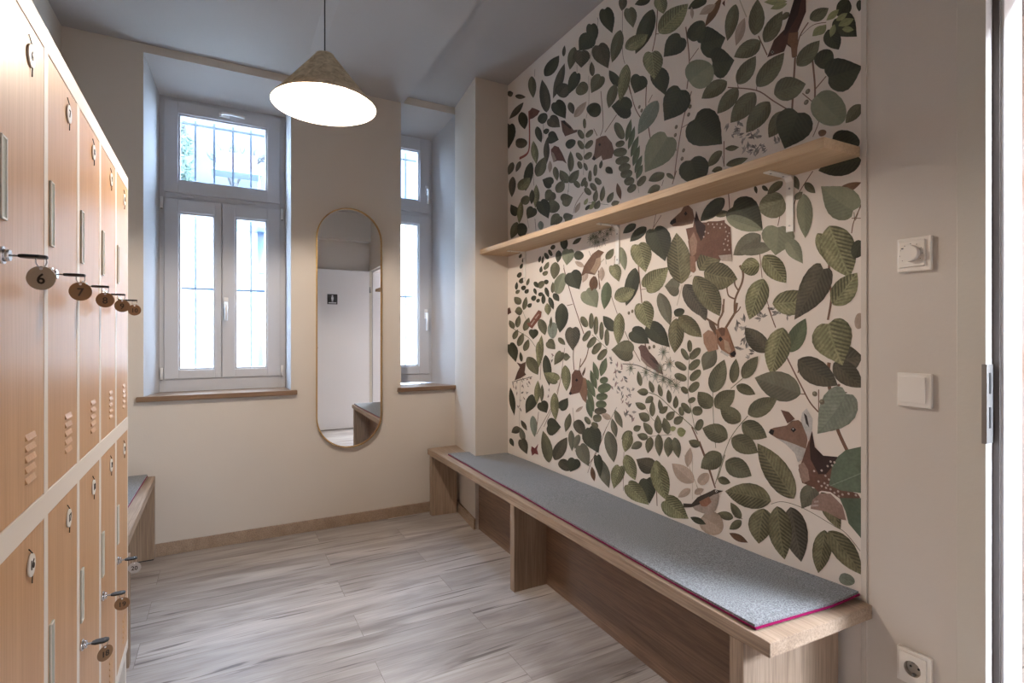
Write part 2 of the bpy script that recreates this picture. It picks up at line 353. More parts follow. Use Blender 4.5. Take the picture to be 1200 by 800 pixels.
# ---------------------------------------------------------------- wallpaper
LEAVES = """om1314 2469 36 -112 24 18|nw1276 2399 36 -80 16 14|om1236 2315 -12 117 -28 -17|om1197 2271 -65 69 -22 -23|om1212 2283 105 -5 16 30|hd1477 2405 -112 -35 -15 -61|hd1420 2302 -95 -35 -7 -55|rd1481 2407 -4 84 -18 -10|om1353 2201 115 -16 17 29|om1305 2156 89 -57 22 24|om1233 2110 100 -67 26 29|om1307 2171 -73 65 -24 -24|om1227 2129 -100 67 -23 -28|om1177 2056 89 -73 25 26|om1119 2001 58 -66 22 21|om1160 2075 -108 -12 -11 -38|hd1074 1979 45 -99 53 37|om1077 2135 -72 44 -17 -24|rd1009 2103 -42 27 -19 -26|hd974 2052 -95 -10 -14 -50|rp1012 2011 -77 -111 33 -18|om877 1930 43 -38 12 15|od913 2260 33 -29 16 21|hd944 2223 -52 -82 23 -12|od976 2202 -32 -75 21 -1|om1034 2265 -58 3 -9 -20|ny942 2247 37 -13 6 10|ny951 2217 -33 5 -4 -9|ny944 2197 -44 -2 -5 -12|ny933 2182 -33 -19 1 -8|ny955 2208 12 -32 8 6|ny981 2221 28 -19 8 11|ny990 2223 34 -16 8 12|ny1111 2366 83 44 0 11|ny1111 2359 60 15 4 11|od881 2242 2 -32 8 5|om1105 2326 25 -12 7 10|nb1377 2532 78 -70 14 14|nw1405 2519 76 3 9 17|od1448 2560 52 6 7 14|nm1363 1951 -60 -13 -1 -10|nm1377 1947 67 -40 13 13|om1374 1881 48 2 4 12|om1357 1887 -91 -1 -5 -13|od877 1766 123 3 7 31|rd962 1854 -77 -35 3 -28|rb1005 1884 -23 2 -4 -10|nb877 1699 78 -14 4 12|hp900 1620 93 93 -27 30|op1054 1708 -5 -139 24 4|od1367 1766 108 -63 21 22|om1412 1713 -72 -9 -1 -12|hd1327 1724 -118 -100 37 -36|op1357 1691 -148 -72 8 -20|rg1122 1704 89 -16 17 39|om1127 1766 56 -27 9 12|om1092 1777 -20 -50 11 -2|om1051 1742 -34 -40 8 -7|om1084 1696 -25 18 -7 -8|od1206 1771 -24 -22 4 -5|od1234 1778 -7 -28 6 0|oq1212 1601 108 -54 20 27|oq1301 1556 -141 -5 -2 -21|hp1146 1615 8 -90 53 13|hp1105 1558 -46 -74 19 -10|os1215 1496 78 -4 6 29|os1200 1526 -81 -99 26 -17|os1200 1445 54 -135 37 14|os1166 1356 -152 6 -4 -37|hk990 1455 92 -150 36 23|os1009 1571 -54 -106 20 -9|os972 1588 -59 -160 44 -11|os960 1340 -68 88 -25 -21|rd877 1526 19 -46 16 9|ok1484 1386 -29 -78 21 -4|oK1484 1505 -124 132 -42 -28|oK1462 1496 -148 -40 12 -45|oK1484 1469 -93 -140 41 -15|ok1183 1188 88 84 -24 19|oG1103 1190 -53 106 -24 -11|os1127 1273 43 -154 40 9|hk926 1172 -51 10 -6 -33|ok958 1161 -81 -67 19 -23|ok1074 1166 -123 -71 20 -31|hs974 1282 -41 -122 52 -18|oq1064 1054 163 40 -15 42|ht920 1068 85 -129 40 25|rw877 1311 10 -44 13 4|om1419 1026 -52 124 -33 -7|om1327 1069 -13 88 -19 -1|om1285 1090 -60 79 -20 -11|om1312 1061 -76 -23 8 -16|om1426 965 62 55 -26 19|om1408 970 -86 71 -23 -20|om1294 931 86 42 -19 24|om1263 962 -110 66 -14 -23|nq1405 1194 57 -81 28 13|om1288 926 -97 -33 16 -28|om1350 861 114 19 -15 32|om1333 864 -106 -31 17 -30|om1360 772 -107 -27 18 -32|om1380 799 93 -74 23 21|om1394 699 -54 -2 5 -14|oK1087 705 131 152 -34 29|oK1171 674 182 -14 -9 41|oK997 750 -57 -95 20 -16|oK1200 641 18 -124 43 -8|oD1100 674 -36 -161 37 -19|oK1149 663 -27 -164 38 -18|hq1024 756 35 -73 24 7|oK986 634 19 -137 27 -6|oK974 635 -95 -94 23 -26|rt940 506 -42 -1 6 -17|om1325 569 71 -4 -5 15|om1291 577 44 45 -13 12|om1290 571 50 -47 10 8|nb1343 508 -77 -8 6 -12|rw1470 532 -86 -32 30 -39|oG2059 1513 23 -129 36 5|hs2015 1588 -42 -79 36 -4|od1856 1559 61 -164 41 10|os2004 1428 -138 29 -19 -31|nw2101 1593 3 -70 21 3|nb2153 1551 24 -82 26 5|hs1787 1461 -133 74 -37 -33|hd1880 1268 -109 -54 29 -28|hd1765 1293 -116 -91 36 -24|hs1814 1392 -49 -111 52 -10|oq1704 1433 -59 -135 32 -5|hq1593 1445 76 13 -4 34|oK1577 1461 27 205 -59 -2|rd1619 1339 -55 10 -5 -15|oD1561 1457 -108 -138 38 -16|oK1509 1486 -118 -158 37 -16|oK1606 1319 10 -138 39 2|oK1593 1328 -116 -84 25 -21|od2002 1269 85 74 -28 13|os1967 1357 11 -146 37 2|em2188 1283 0 78 -18 0|em2149 1253 0 89 -17 0|em2104 1226 0 88 -16 0|em2062 1197 0 81 -17 0|em2212 1189 -59 49 -18 -8|hm1876 1171 145 8 -8 43|em2177 1153 -65 57 -20 -8|em2132 1125 -65 54 -19 -8|em1533 1180 2 47 -12 0|em1542 1147 34 45 -12 5|em1533 1152 -51 43 -12 -9|em1552 1107 59 27 -10 11|em1537 1108 -52 41 -13 -9|em1550 1067 64 15 -6 13|em1531 1065 -50 43 -13 -9|em1536 1019 -47 40 -13 -9|em1544 1012 33 21 -9 9|em1542 976 -36 19 -6 -8|em1521 943 -51 6 0 -17|em1531 932 44 35 -13 9|em1574 916 9 35 -13 3|em1497 867 -24 47 -16 -3|om1821 1018 16 66 -15 3|om1771 994 71 -2 -2 15|om1742 995 23 51 -14 4|om1743 978 47 -32 12 9|om1692 983 15 52 -13 3|om1645 960 7 56 -14 3|om1612 941 -4 53 -14 1|om1787 921 67 17 -9 13|om1747 890 0 68 -16 2|om1693 917 11 52 -13 3|om1704 912 -48 32 -10 -9|om1765 871 66 21 -14 17|om1707 821 7 77 -21 4|om1652 827 24 65 -21 7|om1662 888 -45 39 -13 -9|om1619 877 -50 34 -11 -11|om1750 810 51 45 -17 11|om1868 811 -47 25 -10 -10|om1876 802 74 -45 13 12|nG2110 1043 -42 93 -24 -4|nG2134 1023 34 87 -20 4|nG2143 977 49 90 -21 6|nG2155 934 57 83 -19 7|nG2168 858 44 98 -20 6|eG2118 1018 -63 16 -6 -14|eG2134 972 -99 29 -10 -18|eG2148 935 -89 15 -3 -16|eG2151 899 -84 9 0 -17|ek2163 862 -95 14 -2 -15|em2174 824 -69 12 -2 -17|em2184 784 -52 10 -2 -15|ow2032 841 69 14 -9 13|nq2023 845 -30 -84 21 -6|nq2002 890 -54 -77 20 -8|hd2202 772 -49 -67 36 -15|os1902 799 25 -96 33 -2|oq1812 763 69 -38 11 12|om1774 791 67 4 -7 15|om1756 799 18 -73 22 -1|om1710 819 -6 -92 22 -5|om1649 817 4 -84 25 -4|om1617 820 -23 -79 21 -8|oy1641 849 -32 13 -4 -9|oy1602 843 -46 13 -4 -17|om1481 810 56 9 -8 15|os1922 688 -62 -100 36 -17|hk1743 662 103 18 -23 33|hd1783 606 -18 -100 50 -17|os1726 693 -61 -142 46 -20|os1722 703 -8 -83 25 -7|hs1966 623 41 -113 42 -3|hs1907 551 -133 -54 34 -33|hs1669 541 -124 -37 31 -38|oq2054 778 -44 -138 41 -13|nq2137 639 -88 -133 39 -17|nb2183 576 -20 -68 18 -6|hd2200 770 -69 -109 49 -19|ow1513 656 112 49 -23 26|nw1545 710 -14 79 -18 2|rw1485 657 -43 49 -17 -8|ow1531 626 63 -50 10 8|ow1509 612 -45 29 -6 -9|rw1464 531 -86 -21 22 -34|nd1531 511 -77 -4 6 -12|hd1736 1714 -63 -142 62 -6|hs1837 1662 -46 -125 57 -3|od1784 1733 104 -46 19 18|od1852 1759 86 -26 14 15|om2068 1625 -56 43 -19 -11|op1959 1670 -30 -110 25 1|od1364 1762 103 -50 18 21|om1673 1939 94 -3 10 19|om1662 1939 -43 -34 7 -5|om1699 1895 75 -11 10 16|em1933 1968 -67 -1 -9 -18|em1909 1921 -55 16 -13 -15|em1959 2011 -79 -5 -8 -18|em1841 1931 -50 30 -15 -12|om2055 1901 -42 42 -18 -10|om2105 1920 -16 72 -18 -5|om2158 1928 -15 58 -19 -6|om2192 2028 -44 -41 13 -4|od2148 2041 -43 -32 12 -6|om2028 1886 -58 2 -7 -13|nb1984 1981 -25 -82 16 1|om2207 2078 -15 -34 14 2|hp1656 2093 131 -108 64 49|hd1580 2262 91 -89 58 46|em1942 2178 51 94 -25 -1|nG1921 2159 -34 90 -17 -8|nG1905 2117 -42 90 -16 -8|nG1887 2076 -50 79 -16 -10|nG1872 2030 -43 78 -17 -9|nG1860 1994 -46 66 -15 -8|nG1849 1964 -39 53 -15 -9|em1995 2164 -62 -3 -8 -15|em2013 2132 -96 -18 -5 -20|em1997 2085 -97 -12 -6 -18|em1973 2044 -81 -6 -7 -18|em1959 2010 -79 -8 -6 -17|hd1888 2299 133 63 -9 41|rd2212 2400 -88 9 -33 -38|ot1714 2271 119 -100 35 28|hd1509 2115 -128 -136 57 -32|hd1530 1956 -54 -118 64 -3|om1673 1943 88 -2 6 14|om1375 1946 64 -26 10 14|od2115 2087 -14 37 -12 -5|od2163 2064 -20 49 -12 -5|od2068 2080 -49 -43 16 -6|ok1938 2852 12 -59 27 18|hm1900 2773 -28 -100 37 14|od1743 2685 107 -138 42 33|os1925 2599 -145 -10 -22 -35|om1959 2704 60 -121 37 25|hd2078 2867 -55 -141 48 16|hd2187 2848 -15 -109 44 20|hk2129 2712 -74 -143 58 12|ok2177 2578 10 77 -20 -7|hm2110 2549 74 -51 41 32|od1970 2438 71 107 -26 -1|os1913 2520 50 -147 36 20|om1997 2461 49 -92 32 18|hd1825 2426 35 -61 48 31|hd1718 2405 -45 -121 46 8|hs1750 2497 -14 -119 54 21|os1707 2561 -158 34 -35 -45|hd1580 2479 94 -33 37 42|rd1533 2446 -66 37 -27 -30|rp1536 2276 -106 19 -40 -58|od1758 2739 98 30 8 19|os1707 2726 -27 -92 34 13|od1447 2565 92 11 10 20|nw1524 2575 -3 -49 9 5|od2635 2777 -144 49 -44 -36|nk2430 2759 113 -142 36 22|ok2617 2557 48 204 -52 -17|om2788 2844 -19 -136 43 16|hd2521 2579 -96 -124 55 2|rk2499 2612 -95 15 -45 -44|hd2314 2652 80 -76 41 28|rm2304 2585 -75 -65 34 -13|hd2192 2791 98 -25 50 49|om2333 2804 45 -98 36 22|hk2275 2754 0 -85 66 31|ok2383 2525 -35 -75 26 5|ow2338 2427 -105 39 -22 -19|ok3101 2855 -74 -16 -14 -22|ok2998 2807 -131 -60 3 -12|nk2887 2722 184 -34 26 22|ok2440 2802 -10 55 -16 -8|rd2695 2525 -72 25 -36 -28|hk2583 2510 -103 -85 38 -11|od2725 2513 -48 -109 34 7|rd2644 2444 -50 5 -16 -16|hd2600 2410 -106 -53 18 -25|nk2612 2405 5 -145 30 10|ns2769 2441 -37 -148 38 9|rd2412 2289 -79 9 -21 -23|om2373 2142 0 108 -27 -8|om2725 2210 -84 88 -51 -25|nw2579 2264 4 -67 20 6|od2795 2318 65 -155 48 17|os2956 2190 -142 34 -44 -32|om2527 2214 -22 -84 27 6|om2396 2087 76 89 -33 3|om2381 2083 -82 46 -28 -19|hd2560 2120 99 53 -26 20|om2510 2062 -70 48 -34 -21|em2256 2284 43 60 -19 0|em2233 2285 -57 15 -14 -14|em2256 2229 43 58 -19 0|em2238 2227 -59 21 -17 -14|em2268 2174 48 53 -17 2|em2247 2175 -62 12 -14 -15|em2244 2333 3 52 -13 -4|em2275 2130 24 46 -18 -1|em2224 2107 23 45 -13 -1|em2201 2044 -4 55 -14 -4|em2156 2060 -4 57 -15 -4|em2113 2006 39 43 -16 3|em2287 2036 51 45 -15 5|em2271 2036 -33 38 -16 -8|em2233 2020 0 36 -15 -4|em2148 1985 44 47 -16 4|em2192 1974 50 46 -16 5|hd3071 2645 15 -147 75 27|od2914 2671 -40 -119 53 14|rk2991 2499 -144 -46 0 -28|ok3027 2385 59 -64 35 16|ok3027 2291 15 -126 43 12|ok2928 2363 56 -52 25 12|ns2732 2164 12 -133 36 10|nd2782 2147 6 -87 29 7|hm2554 2076 75 -33 44 30|hm2456 2001 -101 -3 -19 -35|rm2510 2010 78 -38 48 31|hm2477 1922 94 -34 35 26|hm2430 1894 -79 5 -18 -26|hd2683 2052 -83 -115 60 -2|hd2769 2030 65 -50 51 24|hd2970 2031 83 81 -45 4|ns2914 2112 31 -140 36 9|rm2901 2085 -67 31 -38 -22|om2970 1983 79 -90 47 17|rd2970 1935 -123 -22 0 -39|ot2683 1934 -6 -58 30 5|nw2333 1907 -48 47 -16 -8|oy2247 1934 -28 27 -13 -6|oy2210 1904 -45 18 -13 -10|oy2183 1936 -44 -31 10 -6|od2238 1904 -37 20 -10 -7|om2156 1892 -34 36 -20 -10|od2435 1792 -5 -68 34 5|ed2566 1748 -34 17 -16 -9|ed2560 1708 31 40 -16 1|ed2598 1695 37 40 -17 3|od2488 1731 11 -65 28 5|hp2389 1720 20 -80 53 11|rd2338 1684 -82 -17 4 -21|om2521 1669 17 -93 44 7|om2635 1642 -41 36 -18 -8|od2701 1688 -18 36 -14 -4|od2665 1677 -12 43 -13 -2|od2942 1746 -28 23 -15 -5|od2901 1713 -21 31 -14 -4|nw2333 1648 -86 -39 10 -9|od2928 1676 -27 30 -16 -5|om2671 1627 6 33 -13 -1|nd2355 1744 -80 21 -10 -10|rp2510 1489 -70 102 -48 -14|hd2368 1592 -74 -93 66 -13|hp2233 1482 -90 -88 56 -19|nb2165 1554 18 -73 29 5|nw2219 1584 42 -54 19 7|od2456 1431 21 -158 58 5|hk2353 1289 0 -116 62 0|od2588 1473 -43 -71 22 -3|od2543 1491 -55 -46 22 -8|od2629 1534 -35 -61 19 -2|om2552 1493 -3 63 -18 -1|rd2641 1558 -41 12 -14 -11|rm2707 1538 -60 30 -23 -13|od2757 1578 -44 -39 19 -5|od2707 1490 -48 13 -12 -10|od2653 1436 0 60 -22 -1|od2759 1539 -25 -40 16 -2|rd2782 1466 -40 23 -20 -10|rd2729 1453 -34 14 -12 -8|od2984 1547 -11 48 -19 -3|rd2939 1588 -49 23 -20 -11|om2847 1563 -29 41 -16 -4|rd2963 1625 -42 26 -21 -9|rd2914 1545 -51 13 -14 -12|od2867 1515 -40 23 -19 -8|om2991 1524 -56 16 -12 -10|od2685 1626 -14 36 -15 -3|rm2659 1610 -53 13 -12 -11|om2641 1637 -29 28 -16 -6|om2925 1450 80 50 -32 11|om2887 1412 -33 78 -27 -4|om2901 1409 97 -3 7 24|om2970 1302 -28 75 -32 -3|om3013 1296 61 54 -29 7|om2880 1280 -59 79 -34 -7|om3020 1226 -57 62 -29 -6|om2959 1182 -65 82 -33 -7|om2880 1153 -53 72 -30 -6|om2695 1349 -60 -93 40 -7|hd2769 1286 0 -56 51 0|ns2612 1440 -12 -69 32 0|rt2549 1326 5 -89 45 2|ns2671 1253 36 -193 36 1|nm2577 1289 -11 68 -14 -1|om2494 1237 -67 -38 16 -9|em2224 1293 47 54 -22 7|em2192 1284 -7 77 -17 -1|em2152 1254 -6 88 -17 0|em2258 1220 -59 52 -18 -7|em2219 1185 -63 54 -18 -8|em2170 1174 -57 31 -14 -10|hm2600 1215 -73 -42 31 -16|od2834 1426 -46 21 -16 -9|hd3071 1194 -73 -37 32 -15|hd3064 1191 -73 -107 59 -10|om2840 1117 -121 -99 49 -18|od2914 1084 14 61 -20 1|od2629 1136 -41 -170 41 -5|hs2499 995 138 34 -27 27|hm2461 1156 71 -72 35 9|hm2435 1133 -59 -1 3 -19|os2425 1085 -13 -137 40 -3|nm2665 961 6 -105 21 -2|hd2757 879 97 -110 52 8|hd2677 852 -60 -53 50 -19|ns2713 980 12 -137 32 -2|hd2477 838 -75 66 -36 -11|os2532 923 -11 -150 39 -6|nd3064 909 -54 -171 36 -7|nG2130 1024 40 88 -19 4|nG2143 980 51 85 -18 5|nG2158 935 80 87 -20 8|nG2167 891 52 74 -18 6|nG2183 823 41 92 -22 7|em2197 791 43 31 -16 9|em2139 781 42 19 -14 11|hm2606 1209 -79 -18 18 -23|os2707 1214 6 -103 27 0|ot2776 760 -22 -121 37 -7|nm2378 826 41 -106 28 0|rk2324 793 -63 -59 38 -18|hd2606 723 -134 13 7 -45|om2588 511 65 167 -51 15|ok2532 538 -120 144 -47 -6|rk2483 542 -100 -26 28 -26|hd2333 584 40 -75 52 -1|oq2368 734 -10 -108 27 -5|oq2294 723 39 -81 25 0|hd2201 766 -62 -104 68 -25|hq2285 665 -75 -89 47 -22|em2197 794 43 28 -14 8|em2139 778 40 24 -15 10|hd2139 640 -26 -97 30 -9|ok2928 661 114 -45 19 16|nq2928 665 -48 -87 32 -9|hk2914 589 -67 -75 48 -17|nk2921 713 -74 -53 20 -9|od3064 574 -44 -45 24 -9|ow2324 839 -63 36 -8 -5"""
STEMS = """b70 1084 2164 1095 1989|b50 1039 2258 1069 2225 1084 2164|b22 981 2228 1024 2241 1064 2227|b40 1350 2177 1230 2117 1160 2050 1095 1989|b40 1221 2306 1186 2221|b60 1026 2137 1017 2037 1021 1957|b40 1017 2032 981 2059|b30 1059 2037 1021 1991|w40 1298 2476 1269 2398|b30 1307 2171 1303 2155|b30 1227 2129 1228 2116|m22 898 1615 894 1590 879 1635|b40 1367 1981 1367 1885|b40 1347 1784 1340 1704|b30 1092 1673 1069 1717 1024 1773|b30 995 1982 1005 1924 1024 1883|b70 972 1474 972 1420 965 1364 976 1294|b30 1215 1533 1206 1448|b30 1194 1389 1160 1284|b30 1138 1654 1146 1620|b30 877 1632 898 1588 905 1553|b22 905 1598 879 1593|a90 1320 1332 1317 1381 1288 1439 1284 1477 1298 1503|a60 1320 1382 1347 1397 1355 1434|a60 1303 1411 1317 1431 1320 1448|a70 1370 1334 1369 1356 1367 1385|b110 972 1161 976 1114 965 1054 949 964 913 887|b70 965 1059 940 1096|b50 1113 1172 1064 1083 1024 1019 958 969|b40 1074 1122 1070 1142|b30 1064 1054 1049 1055|b30 1005 1074 1005 1007|m30 1419 1026 1415 911 1405 815|m30 1337 1048 1285 1090|m30 1263 957 1343 854 1408 674|b40 1183 1344 1154 1273|b30 953 1074 918 1072|a90 1394 1274 1391 1303 1374 1331 1370 1364|a80 1398 1286 1426 1301 1462 1319|a100 1360 1274 1340 1301 1317 1334 1309 1367|a50 1317 1328 1303 1339 1294 1352|b60 1484 827 1440 741 1408 662|q22 1171 664 1127 684 1054 682 958 656 922 645 880 605|q22 1285 578 1323 575|w30 1500 648 1433 525|b70 1837 1570 1814 1395|b40 2032 1447 1984 1353|b40 1929 1268 1876 1186|m30 2073 1642 2068 1601|w40 1586 1462 1524 1490|w40 1574 1454 1603 1373|b30 2002 1632 2006 1593|b30 2134 1561 2110 1482|b30 1818 1456 1787 1456|w30 1606 1329 1639 1300 1645 1186|m30 2182 1253 2059 1183|b70 1795 1221 1787 1189|b40 1900 1220 1825 1130|k40 1946 1114 1841 1111 1736 1082 1639 1058 1612 1035|m30 1533 1180 1542 1079 1542 1008 1524 938 1506 865|m40 1769 994 1707 982 1625 935 1524 881 1494 853|m22 1787 921 1747 879 1714 868|q30 1988 903 2032 841 2096 750|m22 2068 1184 2143 1040|b50 1722 606 1718 504|b30 1936 698 1941 513|w30 1564 758 1492 639|b70 1524 878 1471 792 1407 660|m30 1362 797 1397 695|w22 1520 744 1520 587|m22 1774 797 1633 829|b40 2065 797 2142 659 2212 581|w30 1492 639 1417 519|b22 1988 1657 2006 1614|b30 1725 1779 1743 1715|b30 1680 1916 1690 1893|m22 1856 2005 1833 1897|m22 2212 1939 2050 1891|b50 1606 1936 1629 1885|b30 1747 1716 1693 1767|b60 1784 2367 1787 2263 1758 2112|b50 1900 2416 1856 2289 1787 2190|b40 1772 2284 1747 2310|b50 1524 2234 1567 2141 1599 2016 1619 1903|b30 1574 2105 1506 2111|b30 1606 2018 1616 2060 1649 2083|q22 1375 1928 1367 1886|a50 2115 2252 2091 2303 2110 2474|a50 2078 2257 1988 2311|a40 2139 2260 2168 2306|b60 1714 2684 1725 2572 1747 2500|b30 1946 2790 1946 2600 1929 2529|b60 1555 2510 1536 2362 1549 2253|b40 1536 2362 1488 2391|b50 1905 2422 1888 2371|b30 2202 2680 2172 2739 2134 2827 2139 2859|b30 1729 2569 1707 2558|b30 2192 2579 2192 2518|b30 2210 2595 2210 2452 2233 2382|b40 2750 2869 2754 2826|b30 2314 2698 2314 2658|b22 2183 2704 2210 2651|r170 2821 2643 2814 2475 2834 2389 2942 2384|b40 2776 2319 2763 2165|m30 2247 2332 2256 2093|m30 2383 2151 2394 2037|b40 2653 2504 2653 2415|b40 2256 2004 2324 1957 2348 1910|b30 2399 1962 2399 2050|b50 2750 1961 2738 1887|b30 2854 2014 2821 1915|q30 2210 1688 2192 1658|b40 2440 1644 2430 1595|b70 2440 1626 2373 1479 2314 1366 2252 1257|b40 2353 1419 2409 1414|m40 3027 1296 2834 1240 2744 1182|m30 2901 1409 2834 1320|m22 2165 1262 2122 1229|b50 2665 1215 2689 985|a80 2341 1064 2348 1130 2345 1182|a70 2294 1061 2280 1127|a80 2285 1081 2233 1134 2212 1185|b40 2430 1181 2499 926 2647 710|b30 2456 1031 2510 925|k40 3042 946 2782 998|q30 2928 981 2942 734|b60 2707 791 2725 711 2750 636|b40 2566 833 2732 652|b30 2353 858 2338 756|b30 2113 720 2183 604 2219 535|b30 2333 630 2285 617|q30 2942 734 2942 605|b70 2129 1577 2120 1482|w60 2158 1592 2082 1630"""
PRINTS = """95,55,42 1084 2366 1046 2345 1046 2296 1074 2245 1077 2165 1092 2167 1098 2204 1113 2222 1122 2203 1186 2213 1160 2260 1122 2277 1105 2313|150,98,66 1105 2256 1072 2244 1077 2165 1095 2171 1098 2209 1111 2226|60,35,30 1084 2366 1059 2352 1074 2301 1100 2271 1116 2254 1127 2264 1105 2313|190,180,170 1172 2225 1166 2228 1159 2219 1166 2215|30,22,20 1170 2224 1166 2226 1161 2220 1166 2218|150,108,88 1180 910 1174 922 1160 929 1113 944 1095 961 1072 968 1054 957 1044 927 1041 908 1046 878 1084 886 1122 892 1149 895 1171 904|128,84,68 1135 994 1105 990 1084 970 1111 951|206,198,194 1149 895 1084 886 1046 878 1054 843 1074 829 1084 856 1116 880|130,84,68 1046 878 1026 940 1017 889 990 867 944 872 958 830 972 780 887 774 879 763 935 743 967 758 995 755 1005 748 1019 759 1059 764 1072 805 1059 837|180,140,122 1072 820 1054 833 1039 812 1034 779 1054 765 1066 781|68,44,40 1026 940 1017 889 990 867 944 872 958 844 981 811 1005 805 1031 847 1034 895|214,208,206 1059 993 1044 1010 1024 978 1026 944 1036 904 1054 945 1064 968|60,52,54 1054 994 1043 985 1035 948 1046 961|172,132,116 1024 719 1000 745 967 753 931 726 920 684 940 682 981 693 1031 688|210,180,170 1019 716 1005 722 1005 716 1020 710|210,180,170 1026 702 1005 709 1005 703 1026 696|40,34,36 1180 910 1171 923 1158 920 1163 904 1172 904|30,26,28 1099 932 1090 942 1079 935 1089 924|200,190,185 1094 935 1090 939 1087 936 1090 933|112,128,102 972 778 962 838 944 874 922 897 877 916 877 778 935 771|98,114,90 940 747 877 763 877 644 913 677 922 711|140,154,130 969 778 877 839 877 835 967 776|130,84,66 1554 1684 1484 1683 1440 1692 1370 1679 1337 1650 1329 1521 1377 1533 1484 1570 1530 1595|200,180,165 1391 1552 1333 1549 1329 1521 1377 1530|150,108,84 1642 1724 1625 1738 1580 1759 1567 1775 1542 1779 1518 1755 1509 1720 1518 1698 1574 1699 1625 1706|134,88,68 1509 1720 1494 1722 1476 1695 1425 1685 1362 1682 1362 1629 1453 1608 1494 1549 1512 1532 1524 1538 1542 1631 1518 1675|68,44,40 1500 1747 1485 1706 1453 1677 1459 1636 1476 1621 1497 1661 1509 1706|176,132,108 1536 1635 1512 1664 1494 1623 1500 1577 1524 1562|40,32,32 1643 1722 1635 1733 1609 1738 1606 1720 1632 1714|30,24,24 1564 1747 1555 1756 1545 1743 1555 1737|168,118,92 1533 1569 1506 1565 1501 1508 1512 1498 1530 1507|190,140,110 1466 1252 1440 1269 1405 1257 1391 1194 1440 1182 1462 1216|120,92,74 1405 1246 1433 1281 1440 1307 1415 1298 1399 1269|168,112,80 1406 1269 1377 1278 1351 1274 1337 1243 1320 1202 1313 1184 1318 1167 1333 1164 1351 1177 1377 1190 1396 1217|196,158,128 1367 1232 1347 1223 1333 1190 1343 1181 1363 1195|120,80,58 1394 1269 1377 1275 1360 1273 1363 1246 1377 1243|210,200,190 1377 1192 1340 1174 1350 1167 1384 1183|42,30,30 1340 1179 1320 1191 1312 1179 1320 1167 1333 1169|30,22,20 1393 1234 1382 1243 1371 1232 1382 1223|122,88,78 1837 1194 1818 1206 1787 1202 1765 1174 1729 1149 1693 1112 1680 1080 1707 1084 1736 1097 1780 1111 1818 1141 1825 1178|84,62,56 1765 1153 1722 1137 1707 1119 1736 1128|170,140,125 1821 1157 1780 1127 1736 1100 1780 1111 1818 1138|188,162,146 1527 563 1485 597 1437 626 1391 654 1388 633 1392 606 1404 576 1430 549 1471 546 1506 547|80,66,54 1568 557 1524 567 1492 603 1437 637 1410 655 1391 656 1369 659 1388 647 1417 631 1450 606 1485 575 1524 553 1564 541|176,112,82 1485 586 1437 620 1424 602 1450 576 1474 572|235,230,220 1408 648 1403 655 1395 651 1403 644|30,26,24 1405 649 1402 652 1398 650 1402 647|140,98,78 2148 2245 2105 2246 2068 2237 2023 2187 2006 2142 2023 2113 2096 2123 2105 2149 2163 2142 2182 2154 2163 2178|36,26,24 2182 2157 2163 2166 2148 2147 2163 2141|30,22,20 2129 2212 2118 2218 2107 2205 2118 2200|110,62,50 1375 2506 1362 2512 1362 2486|124,86,68 2467 2453 2430 2442 2373 2393 2343 2359 2306 2349 2314 2338 2373 2346 2425 2352 2451 2390|60,46,40 2467 2454 2430 2443 2414 2419 2363 2378 2373 2375 2425 2417|120,72,58 2568 2325 2532 2336 2488 2313 2451 2265 2409 2196 2446 2222 2499 2240 2543 2244 2566 2294|180,150,130 2560 2311 2538 2292 2510 2247 2543 2245 2563 2287|130,80,66 2814 2640 2782 2648 2744 2627 2689 2593 2719 2579 2769 2578 2814 2587|132,92,66 2279 1559 2248 1615 2178 1667 2129 1682 2082 1663 2110 1646 2110 1605 2158 1557 2234 1574|186,150,118 2148 1639 2110 1643 2110 1605 2158 1563 2197 1579 2158 1616|150,84,64 2847 1330 2814 1329 2757 1370 2707 1404 2671 1392 2677 1361 2744 1318 2782 1292 2827 1310|200,160,140 2801 1319 2757 1347 2747 1342 2788 1312|200,160,140 2750 1357 2707 1381 2700 1376 2738 1350|110,66,54 3115 1426 3071 1438 3049 1402 3101 1389|110,74,62 2977 1078 2921 1070 2860 1086 2863 1059 2874 1019 2854 1006 2928 978 3005 959 2970 1013 2935 1049|155,108,80 2271 1031 2233 1025 2219 957 2233 897 2261 911 2290 945|128,82,62 2389 930 2363 973 2361 1037 2333 1065 2285 1064 2271 1043 2255 1024 2273 969 2294 945 2373 926|120,90,70 2268 1048 2236 1087 2242 1056 2261 1032|40,30,28 2389 930 2373 944 2361 935 2373 924|30,22,20 2329 1009 2316 1020 2302 1011 2316 1001|150,62,62 2788 571 2750 565 2709 599 2725 563 2707 534 2750 532 2782 513 2795 544"""
SPOTS = "967 853 976 837 962 842 955 853 995 819 983 805 972 796 986 781 995 770 981 768 967 767 955 759 944 766 931 760 942 752 913 767 892 768 1019 812 976 777 1005 782 1440 1681 1419 1677 1398 1673 1377 1669 1462 1635 1440 1646 1360 1654 1357 1637 1350 1619 1343 1629 1360 1609 1347 1601 1367 1593 1350 1585 1343 1567 1363 1570 1455 1654 1412 1664 1384 1656"
BERRIES = "1017 1059 994 1036 1040 2035 1045 2002 1531 2174 1539 2145 1606 2118 1611 2086 1566 2008 1574 1976 1829 2287 1814 2265 1900 1353 1876 1360 1765 1194 1736 1199"
